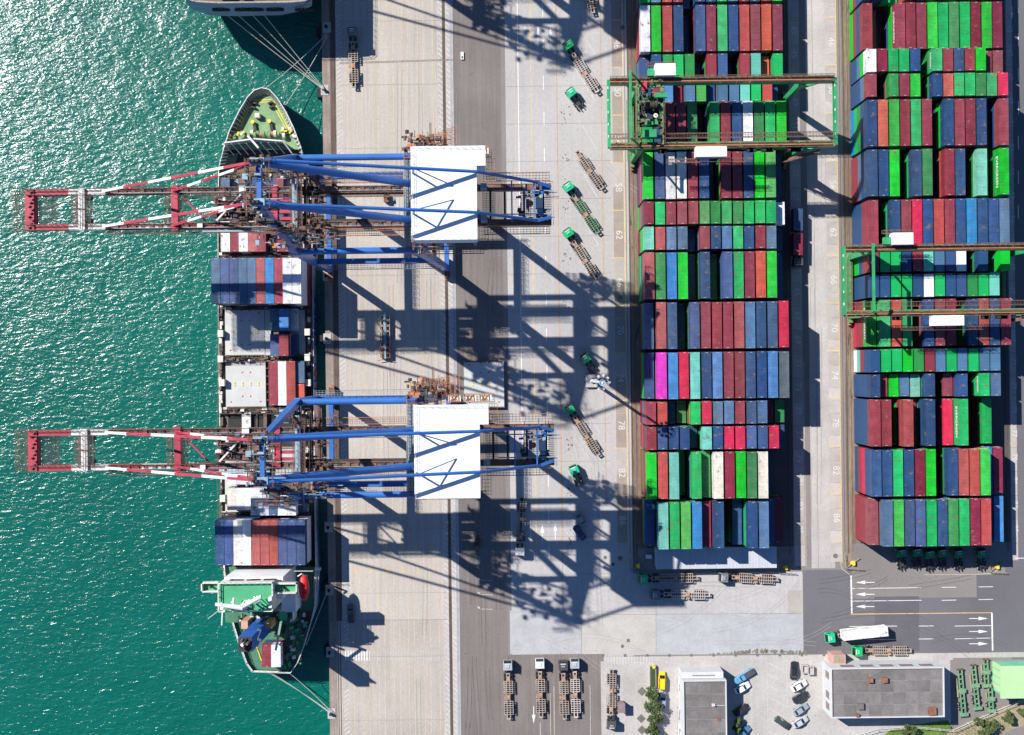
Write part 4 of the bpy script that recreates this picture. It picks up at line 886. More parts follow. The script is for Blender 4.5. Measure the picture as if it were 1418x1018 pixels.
ft = topbox(330, 882, 349, 903, 9, 27); m.b2(*ft, 0, 1); fu = loc_(m, 'funnel', [mat('funnel_blue', (.02, .11, .42), .4, .06), M['dark']])
o = text_mesh('W', 6.0, 'funnel_emblem', M['roofw'], 0); o.parent = fu; o.location = (ft[1] - O0.x + .06, (ft[2] + ft[3]) / 2 - O0.y, 20); o.rotation_euler = (R(90), 0, R(90)); o.scale = (.85, 1, 1)
m = MB()
for k in range(7):
    p = Vector((ml.uniform(ft[0] + .5, ft[1] - .5), ml.uniform(ft[2] + .5, ft[3] - .5), 27)); m.tube(p, p + Vector((ml.uniform(-.7, .2), ml.uniform(-.8, .1), ml.uniform(.8, 2.4))), ml.uniform(.25, .5), 9, ml.choice((0, 1, 2)))
loc_(m, 'exhaust_pipe', [M['wcrane'], M['dark'], M['rustdk']])
for x0, y0, x1, y1, cc in ((334, 860, 343, 871, (.50, .28, .19)), (367, 861, 376, 871, (.55, .32, .12))):
    m = MB(); m.b2(*topbox(x0, y0, x1, y1, 9, 14)); loc_(m, 'vent_house', [mat('vent_paint', cc, .7, .1)])
m = MB()   # lifeboat
p0 = P(421, 814, 12)
rings = [(-3.3, .15, .15), (-2.7, .85, .6), (-1.6, 1.25, 1.0), (0, 1.38, 1.2), (1.6, 1.25, 1.05), (2.7, .85, .7), (3.3, .15, .2)]
prev = None
for dy, rx, rz_ in rings:
    ring = [(p0.x + rx * math.cos(a_), p0.y + dy, p0.z + rz_ * math.sin(a_)) for a_ in [6.283 * i / 14 for i in range(14)]]
    if prev:
        for i in range(14): j = (i + 1) % 14; m.face([prev[i], prev[j], ring[j], ring[i]])
    prev = ring
m.box((p0.x, p0.y - 1.8, p0.z + 1.2), (1.1, 1.2, .7)); loc_(m, 'lifeboat', [M['life']], smooth=False)
m = MB()
for yy in (798, 828): m.bar(P(425, yy, 6), P(417, yy - 3, 11), .35, .35); m.bar(P(417, yy - 3, 11), P(412, yy, 11), .3, .3)
m.rail(P(408, 790, 8), P(434, 790, 8), 0); loc_(m, 'davit', [M['wcrane']])
m = MB(); m.bar(P(391, 858, 9), P(389, 862, 20), .5, .5, 1); m.bar(P(389, 862, 19), P(382, 900, 14), .5, .5, 0); m.tube(P(392, 853, 12), P(392, 853, 14), 1.2, 10, 1); loc_(m, 'deck_crane', [mat('pale_green_jib', (.30, .45, .33), .6), M['deckb']])
m = MB()
for k in range(70):
    x, y = ml.uniform(345, 425), ml.uniform(850, 925)
    if x > 432 - (y - 850) * .25 or (y > 880 and x < 395): continue
    p = P(x, y, 2.6); m.box((p.x, p.y, 2.8), (ml.uniform(.3, 1.3), ml.uniform(.3, 1.2), ml.uniform(.4, 1.6)), ml.choice((0, .3)), ml.choice((0, 1, 2, 2, 1, 2)))
for k in range(150):
    x, y = ml.uniform(315, 412), ml.uniform(846, 880); p = P(x, y, 9); m.box((p.x, p.y, 9.2 if x > 322 + (y - 846) * .5 and x < 404 and y < 862 else 2.7), (ml.uniform(.2, 1.0), ml.uniform(.15, .8), ml.uniform(.3, .9)), ml.choice((0, .4)), ml.choice((0, 1, 2, 1))) if y < 862 else None
m.bar(P(352, 886, 2.6), P(362, 915, 2.6), .25, .06, 3); m.bar(P(410, 880, 2.6), P(398, 915, 2.6), .2, .06, 3); loc_(m, 'stern_gear', [M['wcrane'], M['dark'], M['deckb'], M['yel']])
m = MB(); m.walk(P(440, 790, 3), P(437, 832, 1), 1.0, 0, 1); m.box(P(440, 788, 4), (1.6, .7, .6), 0, 1); loc_(m, 'gangway', [M['bluegrey'], M['wcrane']])

# ship containers
def srow(x0, pitch, y0, y1, z, toks, where, long_):
    for i, tk in enumerate(toks.split()):
        if tk == '0': continue
        zz = z + (float(tk[1:]) if len(tk) > 1 else 0); xa = x0 + i * pitch; a, c = P(xa + .15, y1, zz), P(xa + pitch - .15, y0, zz)
        W_, L_ = c.x - a.x, c.y - a.y
        container((a.x + c.x) / 2, (a.y + c.y) / 2, zz - 2.59, long_, tk[0], f"{COL[tk[0]][0]} ship container, {ORD[i]} from left, {where}", 'containers on the ship', 0, W_, L_)
        k = zz - 2.59
        while k > 1.2:
            k0 = max(.15, k - 2.59); stack_box((a.x + c.x) / 2, (a.y + c.y) / 2, k0, k, L_, W_, COL[random.choice('bbBrmwb')][1]); k = k0
srow(305.8, 12.4, 318.5, 348.5, 5.4, 'w r w R r', 'just below the upper boom', False)
srow(378, 12.4, 319, 348.5, 2.8, 'm m', 'near the quay below the upper boom', False)
srow(305.5, 12.4, 246, 276, 3, 's 0 b b 0 B r', 'in the row under the upper boom', False)
srow(305.5, 12.4, 282, 313, 5.4, 'w B R w w B b', 'in the row just above the red-and-white row', False)
srow(292.5, 12.4, 357, 420.5, 10.6, 's B B s s R c r w3 w3', 'in the tall blue row', True)
srow(374, 12.6, 427.5, 458, 5.4, 's-2 c w-3', 'beside the bare hatch cover, upper group', False)
srow(374, 12.6, 462.5, 493, 5.4, 'B-2 r b-3', 'beside the bare hatch cover, lower group', False)
srow(372.5, 12.2, 500, 561.5, 1.8, 'r w', 'down in the open hold', True)
srow(396.5, 12.2, 500, 561.5, 3.4, 'R', 'at the side of the open hold', True)
srow(409.5, 12.0, 500, 530.5, 2.6, 's', 'in the hold corner nearest the quay', False)
srow(409.5, 12.0, 531.5, 562, 2.6, 'O', 'in the hold corner nearest the quay', False)
srow(335, 12.2, 574, 604, .4, 'w', 'in the dark hold above the lower boom', False)
srow(314.5, 12.4, 640, 671, 5, 'w w w', 'under the lower boom', False)
srow(314.5, 12.4, 676, 706.5, 5, 'u w w', 'in the white row below the lower boom', False)
srow(347, 12.5, 676, 714, 9, 'w w s w w', 'in the taller white row below the lower boom', False)  # third one's steel blue paints the shadow lying across the white row
srow(298, 12.42, 720.5, 783, 10.6, 'b B w w R R R B B B', 'in the row ahead of the bridge', True)
srow(362.5, 13, 893, 924, 7.6, 'r w', 'on the stern deck', False)

# ---------------- second ship (stern) ----------------
s2 = empty('cargo_ship', P(340, -40, 0)); s2.location.z = 0; tag(s2, 'pale blue stern of a second ship at the top left, beside the quay', 'ship'); O0 = s2.location.copy()
o2 = [(249, -60), (250, 0), (258, 8), (272, 14)]; z16 = 15
topo = [(247, -260), (249, -8), (256, -1), (270, 3), (300, 5), (400, 4), (425, 2), (431, -2), (431, -260)]
mid = [(252, -260), (254, -4), (266, 13), (290, 21.5), (330, 22.5), (390, 21), (420, 15), (432, 8), (433, -260)]
lo = [(262, -260), (268, -40), (300, -20), (330, -15), (360, -14), (380, -15), (410, -22), (434, -36), (434, -260)]
a = [P(x, y, 15) for x, y in topo]; bb = [P(x, y, 7) for x, y in mid]; cc = [P(x, y, WZ - 1) for x, y in lo]
m = MB()
for i in range(len(a) - 1): m.face([bb[i], bb[i + 1], a[i + 1], a[i]]); m.face([cc[i], cc[i + 1], bb[i + 1], bb[i]])
m.face([a[0], bb[0], cc[0], cc[-1], bb[-1], a[-1]]); loc_(m, 'hull', [M['hullb']], s2)
m = MB(); m.prism([(q.x, q.y) for q in a], 14.2, 14.6); loc_(m, 'stern_deck', [M['rustdk']], s2)
m = MB(); 
for p, q in zip(a, a[1:]): m.rail(p, q, 0, 1.6, 1.1, .07)
loc_(m, 'railing', [M['wcrane']], s2)
for x in (305, 336, 352, 380, 420):
    m = MB(); p = P(x, 11, 12.2)
    for k in range(9): aa = math.pi * k / 8; m.box((p.x + 2.0 * math.cos(aa), p.y - .25, 11.4 + .8 * math.sin(aa)), (.55, .5, .4), 0, 0)
    m.bar((p.x - 2, p.y - .3, 11.2), (p.x + 2, p.y - .3, 11.2), .4, .4, 0); loc_(m, 'fairlead', [M['dark']], s2)
m = MB(); 
for k in range(60): p = P(random.uniform(255, 428), random.uniform(-60, 0), 15); m.box((p.x, p.y, 15), (random.uniform(.5, 3), random.uniform(.3, 1.5), random.uniform(.3, 1.5)), 0, random.choice((0, 1, 2)))
loc_(m, 'deck_gear', [M['rustdk'], M['dark'], M['cream']], s2)
O0 = Vector((0, 0, 0))
m = MB()
for n in range(len(STK.f)): pass
sto = STK.build('stacked_containers', [M['stackp'], M['fit']]); tag(sto, 'lower tiers of containers hidden beneath the top ones in yard and ship stacks', 'containers', None, 'stuff')
at = sto.data.attributes.new('tint', 'FLOAT_COLOR', 'FACE')
for i, c in enumerate(STKC): at.data[i].color = (*c, 1)

# mooring ropes, bollards, fenders
def rope(p, q, lab, sag=1.0):
    m = MB(); n = 10; pts = [Vector(p).lerp(Vector(q), i / n) - Vector((0, 0, sag * 4 * (i / n) * (1 - i / n))) for i in range(n + 1)]
    for a_, b_ in zip(pts, pts[1:]): m.tube(a_, b_, .085, 6)
    tag(m.build('mooring_rope', M['rope']), lab, 'rope', 'mooring ropes')
for x, x2, l in ((308, 445.5, 'leftmost of the four ropes from the upper ship stern to a bollard'), (324, 446.5, 'second from the left of the four upper ship stern ropes'), (345, 447, 'third from the left of the four upper ship stern ropes'), (362, 448, 'rightmost of the four ropes from the upper ship stern')):
    rope(P(x, 16, 10.5), P(x2 + 1, 123, .9), l, 1.5)
rope(P(368, 122, 4.5), P(452.5, 47, .8), 'pale rope from the bow tip of the green-decked ship to quay', 1.2); rope(P(392, 150, 4.5), P(453, 50, .8), 'thin rope from the right bow side up to the quay bollard', 1.2)
rope(P(371, 931, 3.4), P(457, 986, .8), 'upper of the two close ropes from the ship stern to quay', .8); rope(P(374, 931, 3.4), P(458.5, 989, .8), 'lower of the two close ropes from the ship stern to quay', .8); rope(P(398, 930, 3.4), P(460, 987, .8), 'rope from the right stern corner to the lowest quay bollard', .8)
rope(P(424, 893, 3.4), P(454, 817, .8), 'rope running up the ship stern side to a quay bollard', .3)
for x, y, l in ((452.5, 38, 'in the second ship shadow at the top'), (449.5, 125, 'holding four ropes below the second ship'), (452.5, 382, 'beside the lower legs of the upper crane'), (453, 469, 'midway between the two quay cranes'), (455, 730, 'beside the blue ship containers below the lower crane'), (456, 817, 'near the bridge of the ship'), (457, 903, 'near the ship stern'), (459, 988, 'holding the stern ropes at the bottom')):
    p = P(x, y); r_ = empty('mooring_bollard', (p.x, p.y, 0)); tag(r_, 'black mooring bollard on the quay edge ' + l, 'bollard', 'quay bollards')
    m = MB(); m.b2(-1.0, 1.1, -1.4, 1.4, .01, .12); m.build('concrete_pad', M['lane'], r_)
    m = MB(); m.tube((0, 0, .12), (0, 0, .7), .32, 10, 0, .26); m.tube((0, 0, .7), (-.12, 0, .95), .45, 10, 0, .5); m.build('bollard_post', M['black'], r_)
for k, y in enumerate((42, 128, 300, 470, 640, 812, 903)):
    p = P(449.5, y); o = MB(); o.b2(-1.5, 0, -1.2, 1.2, -3.5, -.3); oo = o.build('rubber_fender', M['black'], None, (QX - .02, p.y, 0)); tag(oo, f'{ORD[k]} black rubber fender from the top on the quay wall', 'fender', 'quay wall fenders')

# ---------------- trucks ----------------
def wheel_mb(): 
    m = MB(); m.tube((-.14, 0, 0), (.14, 0, 0), .5, 14, 0); m.tube((-.15, 0, 0), (.15, 0, 0), .24, 10, 1); return m
WH = wheel_mb().build('wheel', [M['black'], M['fit']]); WME = WH.data; bpy.data.objects.remove(WH)
def wheels(parent, ys, xs):
    for y in ys:
        for x in xs: o = bpy.data.objects.new('wheel', WME); C.objects.link(o); o.parent = parent; o.location = (x, y, .5)
def build_tractor(r, green=True):
    m = MB()
    prof = [(-1.1, .75), (-1.1, 2.75), (.75, 2.85), (1.05, 2.6), (1.25, 1.6), (1.25, .7)]
    for sx in (-1,): pass
    L_ = [(-1.2, y, z) for y, z in prof]; R_ = [(1.2, y, z) for y, z in prof]
    m.hexa(L_, R_, 0); m.b2(-.5, .5, -.5, .5, 2.8, 2.92, 0)
    cab = m.build('cab', [M['cab'], M['fit']], r, bevel=.07)
    m = MB(); m.face([(-1.0, 1.09, 2.55), (-1.0, 1.27, 1.65), (1.0, 1.27, 1.65), (1.0, 1.09, 2.55)]); m.face([(1.0, 1.1, 2.6), (1.0, .85, 2.86), (-1, .85, 2.86), (-1, 1.1, 2.6)])
    for sx in (-1, 1): m.b2(sx * 1.205 - .01, sx * 1.205 + .01, -.3, .8, 1.7, 2.5)
    m.b2(-.8, .8, -1.13, -1.1, 1.9, 2.5); m.build('window', M['glass'], cab)
    m = MB(); 
    for k in range(3): m.b2(-.42 + k * .34, -.28 + k * .34, -.2, .2, 2.92, 2.96)
    m.b2(-.7, .7, .5, .75, 2.84, 2.9); m.build('roof_light', M['fit'], cab)
    m = MB(); 
    for sx in (-1, 1): m.b2(sx * .45 - .1, sx * .45 + .1, -5.0, .9, .7, .95); m.b2(sx * 1.25 - .1, sx * 1.25 + .1, .7, .9, 1.9, 2.5)
    m.b2(-.9, -.5, -2.1, -1.2, .7, 1.6); m.b2(.4, 1.0, -2.0, -1.3, .7, 1.4); m.b2(-.5, .5, -3.9, -2.9, .95, 1.15); m.tube((.9, -1.25, .9), (.9, -1.25, 3.0), .09, 6)
    m.build('chassis', M['dark'], r); wheels(r, (.55, -3.0, -4.1), (-1.0, 1.0))
def build_skeletal(r, mm, y0=-2.3, L=12.3):
    m = MB(); z = 1.25
    for x in (-.42, .42): m.b2(x - .09, x + .09, y0 - L, y0, z - .4, z, 0)
    for a_, b_ in ((y0 - .9, y0 - 2.2),): m.b2(-.5, .5, b_, a_, z - .1, z + .02, 1)
    def bay(s, e, n):
        for x in (-1.18, 1.18): m.b2(x - .07, x + .07, e, s, z - .22, z + .05, 0)
        for i in range(n + 1): y = s + (e - s) * i / n; m.b2(-1.2, 1.2, y - .065, y + .065, z - .14, z + .04, 0)
        for x in (-.4, .4): m.b2(x - .055, x + .055, e, s, z, z + .05, 0)
    bay(y0 - 2.1, y0 - 5.4, 6); bay(y0 - 7.5, y0 - 11.0, 6)
    m.b2(-1.0, 1.0, y0 - 10.9, y0 - 8.2, .72, .8, 2); m.b2(-.35, .35, y0 - L + .3, y0 - .3, .8, .86, 2)
    m.b2(-.5, .45, y0 - 7.0, y0 - 5.8, z - .5, z + .08, 1); m.b2(-1.25, -.75, y0 - 7.0, y0 - 6.1, z - .4, z - .1, 1)
    for y in (y0 - .1, y0 - L + .1): m.b2(-.55, .55, y - .15, y + .15, z - .2, z + .1, 0)
    m.build('trailer_frame', [mm, M['rustm'], M['dark']], r)
    wheels(r, (y0 - 9.0, y0 - 10.2), (-1.0, 1.0))
    m = MB(); 
    for x in (-.7, .7): m.b2(x - .06, x + .06, y0 - 2.9, y0 - 2.75, .1, 1.0); m.b2(x - .15, x + .15, y0 - 3, y0 - 2.65, .02, .1)
    m.build('landing_leg', M['rust'], r)
    for sx in (-1, 1):
        for ya, yb in ((5.4, 2.4), (10.9, 8)): m = MB(); m.bar((sx * 1.22, y0 - ya, .8), (sx * 1.22, y0 - yb, .8), .06, .12); m.build('side_guard', M['dark'], r)
protos = {}
def proto(kind, mm='chas'):
    k = (kind, mm)
    if k not in protos:
        r = empty({'T': 'tractor_unit', 'TS': 'container_truck', 'S': 'skeletal_trailer'}[kind], (0, 0, 0))
        if 'T' in kind: build_tractor(r)
        if 'S' in kind: build_skeletal(r, M[mm], -2.3 if 'T' in kind else 0)
        protos[k] = [r, False]
    e = protos[k]
    if not e[1]: e[1] = True; return e[0]
    return copy_tree(e[0])
CABC = {'green': (.01, .42, .13), 'teal': (.02, .45, .22), 'grey': (.16, .17, .18), 'white': (.62, .63, .62), 'dark': (.07, .07, .075), 'silver': (.36, .38, .40), 'dgreen': (.01, .22, .08)}
def truck(px, py, qx, qy, kind, col, lab, mm='chas'):
    p = P(px, py, 2.8); q = P(qx, qy, 1.2); d = Vector((p.x - q.x, p.y - q.y, 0)).normalized()
    r = proto(kind, mm); r.location = (p.x, p.y, 0.005); r.rotation_euler = (0, 0, math.atan2(-d.x, d.y))
    tag(r, lab, {'T': 'tractor', 'TS': 'truck', 'S': 'trailer'}[kind], {'T': 'yard tractors without trailers', 'TS': 'trucks with skeletal trailers', 'S': 'skeletal trailers'}[kind])
    for c in r.children:
        if c.name.startswith('cab'): c.color = (*CABC[col], 1)
    return r, d
truck(487, 43, 490, 122, 'TS', 'grey', 'grey truck with empty trailer near the quay edge, in the upper ship shadow')
truck(787, 61, 832, 134, 'TS', 'green', 'green truck with empty trailer, uppermost whole one of the diagonal bays', 'chas_w')
truck(791, 127, 806, 150, 'T', 'teal', 'bright green tractor without trailer in the diagonal bays, upper one')
truck(799, 207, 837, 265, 'S', 'green', 'empty rusty trailer without a tractor in the diagonal bays')
truck(787, 258, 829, 323, 'TS', 'teal', 'green truck with a green skeletal trailer in the diagonal bays', 'chas_g')
truck(787, 322, 831, 391, 'TS', 'green', 'green truck with rusty trailer just above the large crane shadow')
truck(811, 496, 832, 528, 'T', 'dgreen', 'dark green tractor without trailer next to the floodlight mast')
truck(789, 567, 836, 641, 'TS', 'green', 'green truck with rusty trailer below the floodlight mast')
truck(795, 651, 803, 671, 'T', 'teal', 'green tractor without trailer just above the two parked cars')
truck(810, -5 - 55, 822, 22, 'TS', 'green', 'rusty trailer entering from the top edge, tractor beyond the frame')
truck(720, 765, 723, 682, 'TS', 'white', 'white truck with trailer facing down on the lanes right of lower crane')
for x, c_, l, mm in ((703, 'silver', 'leftmost of the four parked in the lower row', 'chas'), (747.5, 'white', 'second of the four parked in the lower row', 'chas'), (780, 'dark', 'third of the four parked in the lower row', 'chas'), (796, 'silver', 'rightmost of the four parked in the lower row', 'chas_w')):
    truck(x, 923 if x < 740 or x == 780 else 920.5, x + 2.2, 1003, 'TS', c_, f'{c_} truck with empty trailer, ' + l, mm)
truck(847, 1005, 847, 922, 'TS', 'dark', 'dark truck facing down beside the bollards at the parking lot edge')
truck(891.5, 803, 976, 800, 'TS', 'green', 'green truck facing left below the grey shed roof')
truck(1003, 800.5, 1090, 803, 'TS', 'grey', 'grey truck facing left below the right half of the shed roof')
truck(908.5, 824.5, 996, 824, 'TS', 'grey', 'grey truck facing left, alone in the row below the shed trucks', 'chas_w')
truck(1189, 903, 1271, 901, 'TS', 'green', 'green truck with empty trailer along the kerb above the large building')
r_, d_ = truck(1151, 884, 1240, 872, 'TS', 'teal', 'green truck carrying a long white container along the asphalt road')
q = P(1199, 878, 4); container(q.x, q.y, 1.32, True, 'w', 'long white container riding on the green truck on the asphalt road', 'containers on trucks', math.atan2(-d_.x, d_.y))
r_, d_ = truck(1106, 363, 1104, 290, 'TS', 'dark', 'dark truck carrying a blue and a red container in the shaded lane')
for y, c_ in ((304, 'b'), (338, 'm')):
    q = P(1105.5, y, 4); container(q.x, q.y, 1.32, False, c_, f'{COL[c_][0]} short container on the truck in the shaded yard lane', 'containers on trucks', math.atan2(-d_.x, d_.y))
for i, (x, y) in enumerate(((1250, 766), (1271, 765), (1288.5, 768), (1306, 766), (1329, 767), (1361, 767))):
    truck(x, y, x, y + 20, 'T', 'dgreen', f'{ORD[i]} from the left of six green tractors nosed under right yard block')
for x, y, x2, y2, l in ((1329, 926, 1335, 992, 'leftmost, rust-edged one'), (1347.5, 920, 1354, 983, 'second one, with a bright middle plate'), (1364.5, 912, 1366.5, 952, 'short upper one nearest the green roof'), (1371, 951, 1373, 987, 'short lower one nearest the fence')):
    p, q = P(x, y, 1), P(x2, y2, 1); d = (p - q); Ln = d.length; d.normalize()
    r_ = empty('green_trailer', (p.x, p.y, .005), math.atan2(-d.x, d.y)); tag(r_, 'green skeletal trailer in the small depot, ' + l, 'trailer', 'green depot trailers')
    m = MB()
    for u in (-.5, .5): m.b2(u - .13, u + .13, -Ln, 0, .8, 1.2)
    for k in range(int(Ln / 1.3)): m.b2(-.6, .6, -1.3 * k - .35, -1.3 * k - .05, .9, 1.15)
    m.b2(-1.2, 1.2, -Ln, -Ln + .9, .85, 1.15); m.b2(-1.1, 1.1, -Ln * .45 - .7, -Ln * .45 + .3, .9, 1.25); m.b2(-.9, .9, -.3, 0, .85, 1.2, 1); m.build('trailer_frame', [M['chas_g'], M['rust']], r_)
    m = MB(); m.b2(-1.2, -.85, -Ln * .6, -Ln * .2, .4, .8); m.build('side_locker', M['soil'], r_)
    wheels(r_, (-Ln + 2.0, -Ln + 3.3), (-.95, .95))

# ---------------- cars ----------------
def build_car(r, kind='car', L=4.5, W=1.8):
    m = MB(); h = .75
    secs = [(-L / 2, .72, .45, .78), (-L / 2 + .25, .88, .28, .9), (-L / 4, .92, .25, .95), (L / 4, .92, .25, .92), (L / 2 - .3, .86, .28, .8), (L / 2, .66, .4, .66)]
    prev = None
    for y, w_, z0, z1 in secs:
        w_ *= W / 1.84; ring = [(-w_, y, z0), (w_, y, z0), (w_, y, z1 - .12), (w_ * .86, y, z1), (-w_ * .86, y, z1), (-w_, y, z1 - .12)]
        if prev:
            for i in range(6): j = (i + 1) % 6; m.face([prev[i], prev[j], ring[j], ring[i]])
        else: m.face(ring[::-1])
        prev = ring
    m.face(prev); body = m.build('body', M['cab'], r)
    if kind == 'pickup': y0, y1, y2, y3 = -.2, .0, .9, 1.3
    elif kind == 'van': y0, y1, y2, y3 = -L / 2 + .1, -L / 2 + .3, .8, 1.5
    else: y0, y1, y2, y3 = -L / 2 + .55, -L / 2 + 1.15, .35, 1.1
    w1, w2 = W * .44, W * .36; zt = 1.42 if kind != 'van' else 1.75
    b_ = [(-w1, y0, .88), (w1, y0, .88), (w1, y3, .88), (-w1, y3, .88)]; t_ = [(-w2, y1, zt), (w2, y1, zt), (w2, y2, zt), (-w2, y2, zt)]
    m = MB(); m.hexa(b_, t_); m.build('window', M['glass'], r)
    m = MB(); m.b2(-w2 - .02, w2 + .02, y1 - .02, y2 + .02, zt - .02, zt + .04)
    for sx in (-1, 1):
        for (ya, za, yb, zb) in ((y0, .88, y1, zt), (y3, .88, y2, zt), ((y1 + y2) / 2, zt, (y1 + y2) / 2, .88)): m.bar((sx * w1 if za < 1 else sx * w2, ya, za), (sx * w2 if zb > 1 else sx * w1, yb, zb), .08, .06)
    m.build('roof', M['cab'], r)
    if kind == 'pickup': m = MB(); m.b2(-W * .42, W * .42, -L / 2 + .12, -.3, .9, .96); m.build('cargo_bed', M['bed'], r)
    for y in (-L / 2 + .85, L / 2 - .85):
        for x in (-W / 2 + .1, W / 2 - .1): o = bpy.data.objects.new('wheel', WME); C.objects.link(o); o.parent = r; o.location = (x, y, .33); o.scale = (.8, .66, .66)
    m = MB()
    for sx in (-1, 1): m.b2(sx * .6 - .18, sx * .6 + .18, L / 2 - .12, L / 2 + .02, .5, .64)
    m.build('headlight', M['fit'], r)
cprot = {}
def car(px, py, ang, kind, col, lab, cat='car', L=4.5):
    k = (kind, L)
    if k not in cprot: r = empty({'car': 'parked_car', 'van': 'parked_van', 'pickup': 'pickup_truck'}[kind], (0, 0, 0)); build_car(r, kind, L); cprot[k] = [r, 0]
    e = cprot[k]; r = e[0] if not e[1] else copy_tree(e[0]); e[1] = 1
    p = P(px, py); r.location = (p.x, p.y, .03); r.rotation_euler = (0, 0, R(ang)); tag(r, lab, cat, 'parked cars and pickups')
    for c in r.children:
        if c.name.startswith(('body', 'roof')): c.color = (*col, 1)
car(802.5, 717, 32, 'car', (.22, .27, .30), 'silver-grey sedan, upper of the two cars parked in crane shadow')
car(802, 737, 35, 'car', (.02, .04, .14), 'dark blue sedan, lower of the two cars parked in crane shadow')
car(486.5, 848.5, 2, 'pickup', (.10, .11, .12), 'dark pickup truck with pale roof on the quay near the ship bridge', 'pickup', 5.2)
car(916, 941.5, -3, 'van', (.80, .55, .01), 'bright yellow taxi van beside the tree row', 'van', 4.7)
car(917, 970, -3, 'car', (.24, .30, .38), 'blue-grey car below the yellow taxi, under the trees')
car(1098.5, 927.5, -4, 'car', (.02, .025, .03), 'black car at the top of the parking lot, beside concrete bins', L=4.9)
car(1105.5, 948.5, -62, 'car', (.72, .72, .72), 'white car, uppermost of the four in the slanted row')
car(1107.5, 964.5, -62, 'car', (.03, .035, .04), 'black car between the white and silver ones in slanted row')
car(1107.5, 981.5, -58, 'car', (.26, .32, .36), 'silver-blue car, third of the four in the slanted row')
car(1107, 998.5, -60, 'car', (.42, .45, .46), 'silver car, lowest of the four in the slanted row')
car(1082, 999.5, 55, 'car', (.04, .06, .06), 'dark car alone on the left side of the slanted bays')
car(1030, 935.5, 120, 'pickup', (.10, .30, .50), 'light blue flatbed pickup beside the small office building', 'pickup', 6.2)
car(1027, 951.5, -62, 'car', (.74, .75, .76), 'white car parked just below the light blue pickup')
car(1025, 982, -60, 'car', (.03, .03, .035), 'black vehicle in the shade right of the small office building')
car(1028, 1013, -50, 'car', (.06, .18, .30), 'blue car at the bottom edge right of the small office building')
for y, c_, l in ((948, (.7, .7, .7), 'white'), (987, (.45, .46, .47), 'pale grey'), (1013, (.62, .62, .64), 'light silver')):
    car(943.5, y, 0, 'car', c_, f'{l} car half hidden along the left wall of the office building')

# ---------------- buildings ----------------
def building(name, lab, x0, y0, x1, y1, h, par=.6, roofcols=None, nx=4, ny=3, wins=()):
    a, c = P(x0, y1, h), P(x1, y0, h); X0, X1, Y0, Y1 = a.x, c.x, a.y, c.y; cx, cy = (X0 + X1) / 2, (Y0 + Y1) / 2; W_, L_ = X1 - X0, Y1 - Y0
    r = empty(name, (cx, cy, 0)); tag(r, lab, 'building')
    m = MB(); m.b2(-W_ / 2, W_ / 2, -L_ / 2, L_ / 2, 0, h - .5); m.build('wall', M['bwall'], r)
    m = MB(); t_ = .28
    for q in ((-W_ / 2, W_ / 2, L_ / 2 - t_, L_ / 2), (-W_ / 2, W_ / 2, -L_ / 2, -L_ / 2 + t_), (-W_ / 2, -W_ / 2 + t_, -L_ / 2 + t_, L_ / 2 - t_), (W_ / 2 - t_, W_ / 2, -L_ / 2 + t_, L_ / 2 - t_)): m.b2(*q, h - .5, h)
    m.build('parapet', M['parapet'], r)
    for i in range(nx):
        for j in range(ny):
            w_, l_ = (W_ - 2 * t_) / nx, (L_ - 2 * t_) / ny; m = MB(); m.b2(-w_ / 2 + .03, w_ / 2 - .03, -l_ / 2 + .03, l_ / 2 - .03, -.05, 0)
            o = m.build('roof_slab', M['rslab'], r, (-W_ / 2 + t_ + w_ * (i + .5), -L_ / 2 + t_ + l_ * (j + .5), h - .44)); v = random.uniform(.85, 1.15); o.color = (.165 * v, .150 * v, .142 * v, 1)
    for s_, u, z0, z1, wd in wins:
        m = MB()
        if s_ == 'n': m.b2(u - wd / 2, u + wd / 2, L_ / 2, L_ / 2 + .08, z0, z1); fr = (u - wd / 2 - .12, u + wd / 2 + .12, L_ / 2 - .02, L_ / 2 + .04)
        else: m.b2(-W_ / 2 - .08, -W_ / 2, u - wd / 2, u + wd / 2, z0, z1); fr = (-W_ / 2 - .04, -W_ / 2 + .02, u - wd / 2 - .12, u + wd / 2 + .12)
        o = m.build('window', M['win'], r); m = MB(); m.b2(*fr, z0 - .12, z1 + .12); m.build('frame', M['parapet'], o)
    return r, W_, L_, h
random.seed(21)
b1, W_, L_, h = building('office_building', 'small office building with dark felt roof and white front, at bottom edge', 947, 942, 1006, 1052, 6.5, nx=3, ny=6, wins=(('n', 0, 3.5, 4.4, 6.5),))
m = MB(); m.b2(-W_ / 2 - .0, W_ / 2 - .5, L_ / 2 + .1, L_ / 2 + 1.8, .0, 5.0); m.build('front_porch', M['bwall'], b1); m = MB(); m.b2(-3, 3, L_ / 2 + .7, L_ / 2 + 1.0, 5.0, 5.06); m.build('porch_slot', M['win'], b1)
m = MB(); m.b2(1.8, 2.6, 3.6, 4.2, h - .4, h + .3); m.bar((2.6, 3.8, h), (5.2, 3.6, h - .2), .12, .12); m.build('roof_vent', M['parapet'], b1)
m = MB(); m.b2(3.2, 4.1, -.6, .3, h - .43, h - .35); m.build('roof_hatch', M['rust'], b1)
b2_, W_, L_, h = building('depot_building', 'long depot building with dark slab roof and white parapet, lower right', 1151.5, 924, 1307.5, 995, 7.5, nx=9, ny=4,
    wins=[('n', -10 + 5.2 * i, 4.6, 6.6, 3.6) for i in range(5)] + [('w', 4.0, 3, 6, 1.9), ('w', -1.2, 3, 6, 1.9), ('w', -4.2, 3, 6, 1.9)])
for x, y in ((-4.6, 3.4), (-.8, 3.4)):
    m = MB(); m.b2(x - .7, x + .7, y - .6, y + .6, h - .4, h + .5); m.build('roof_fan', M['rust'], b2_); 
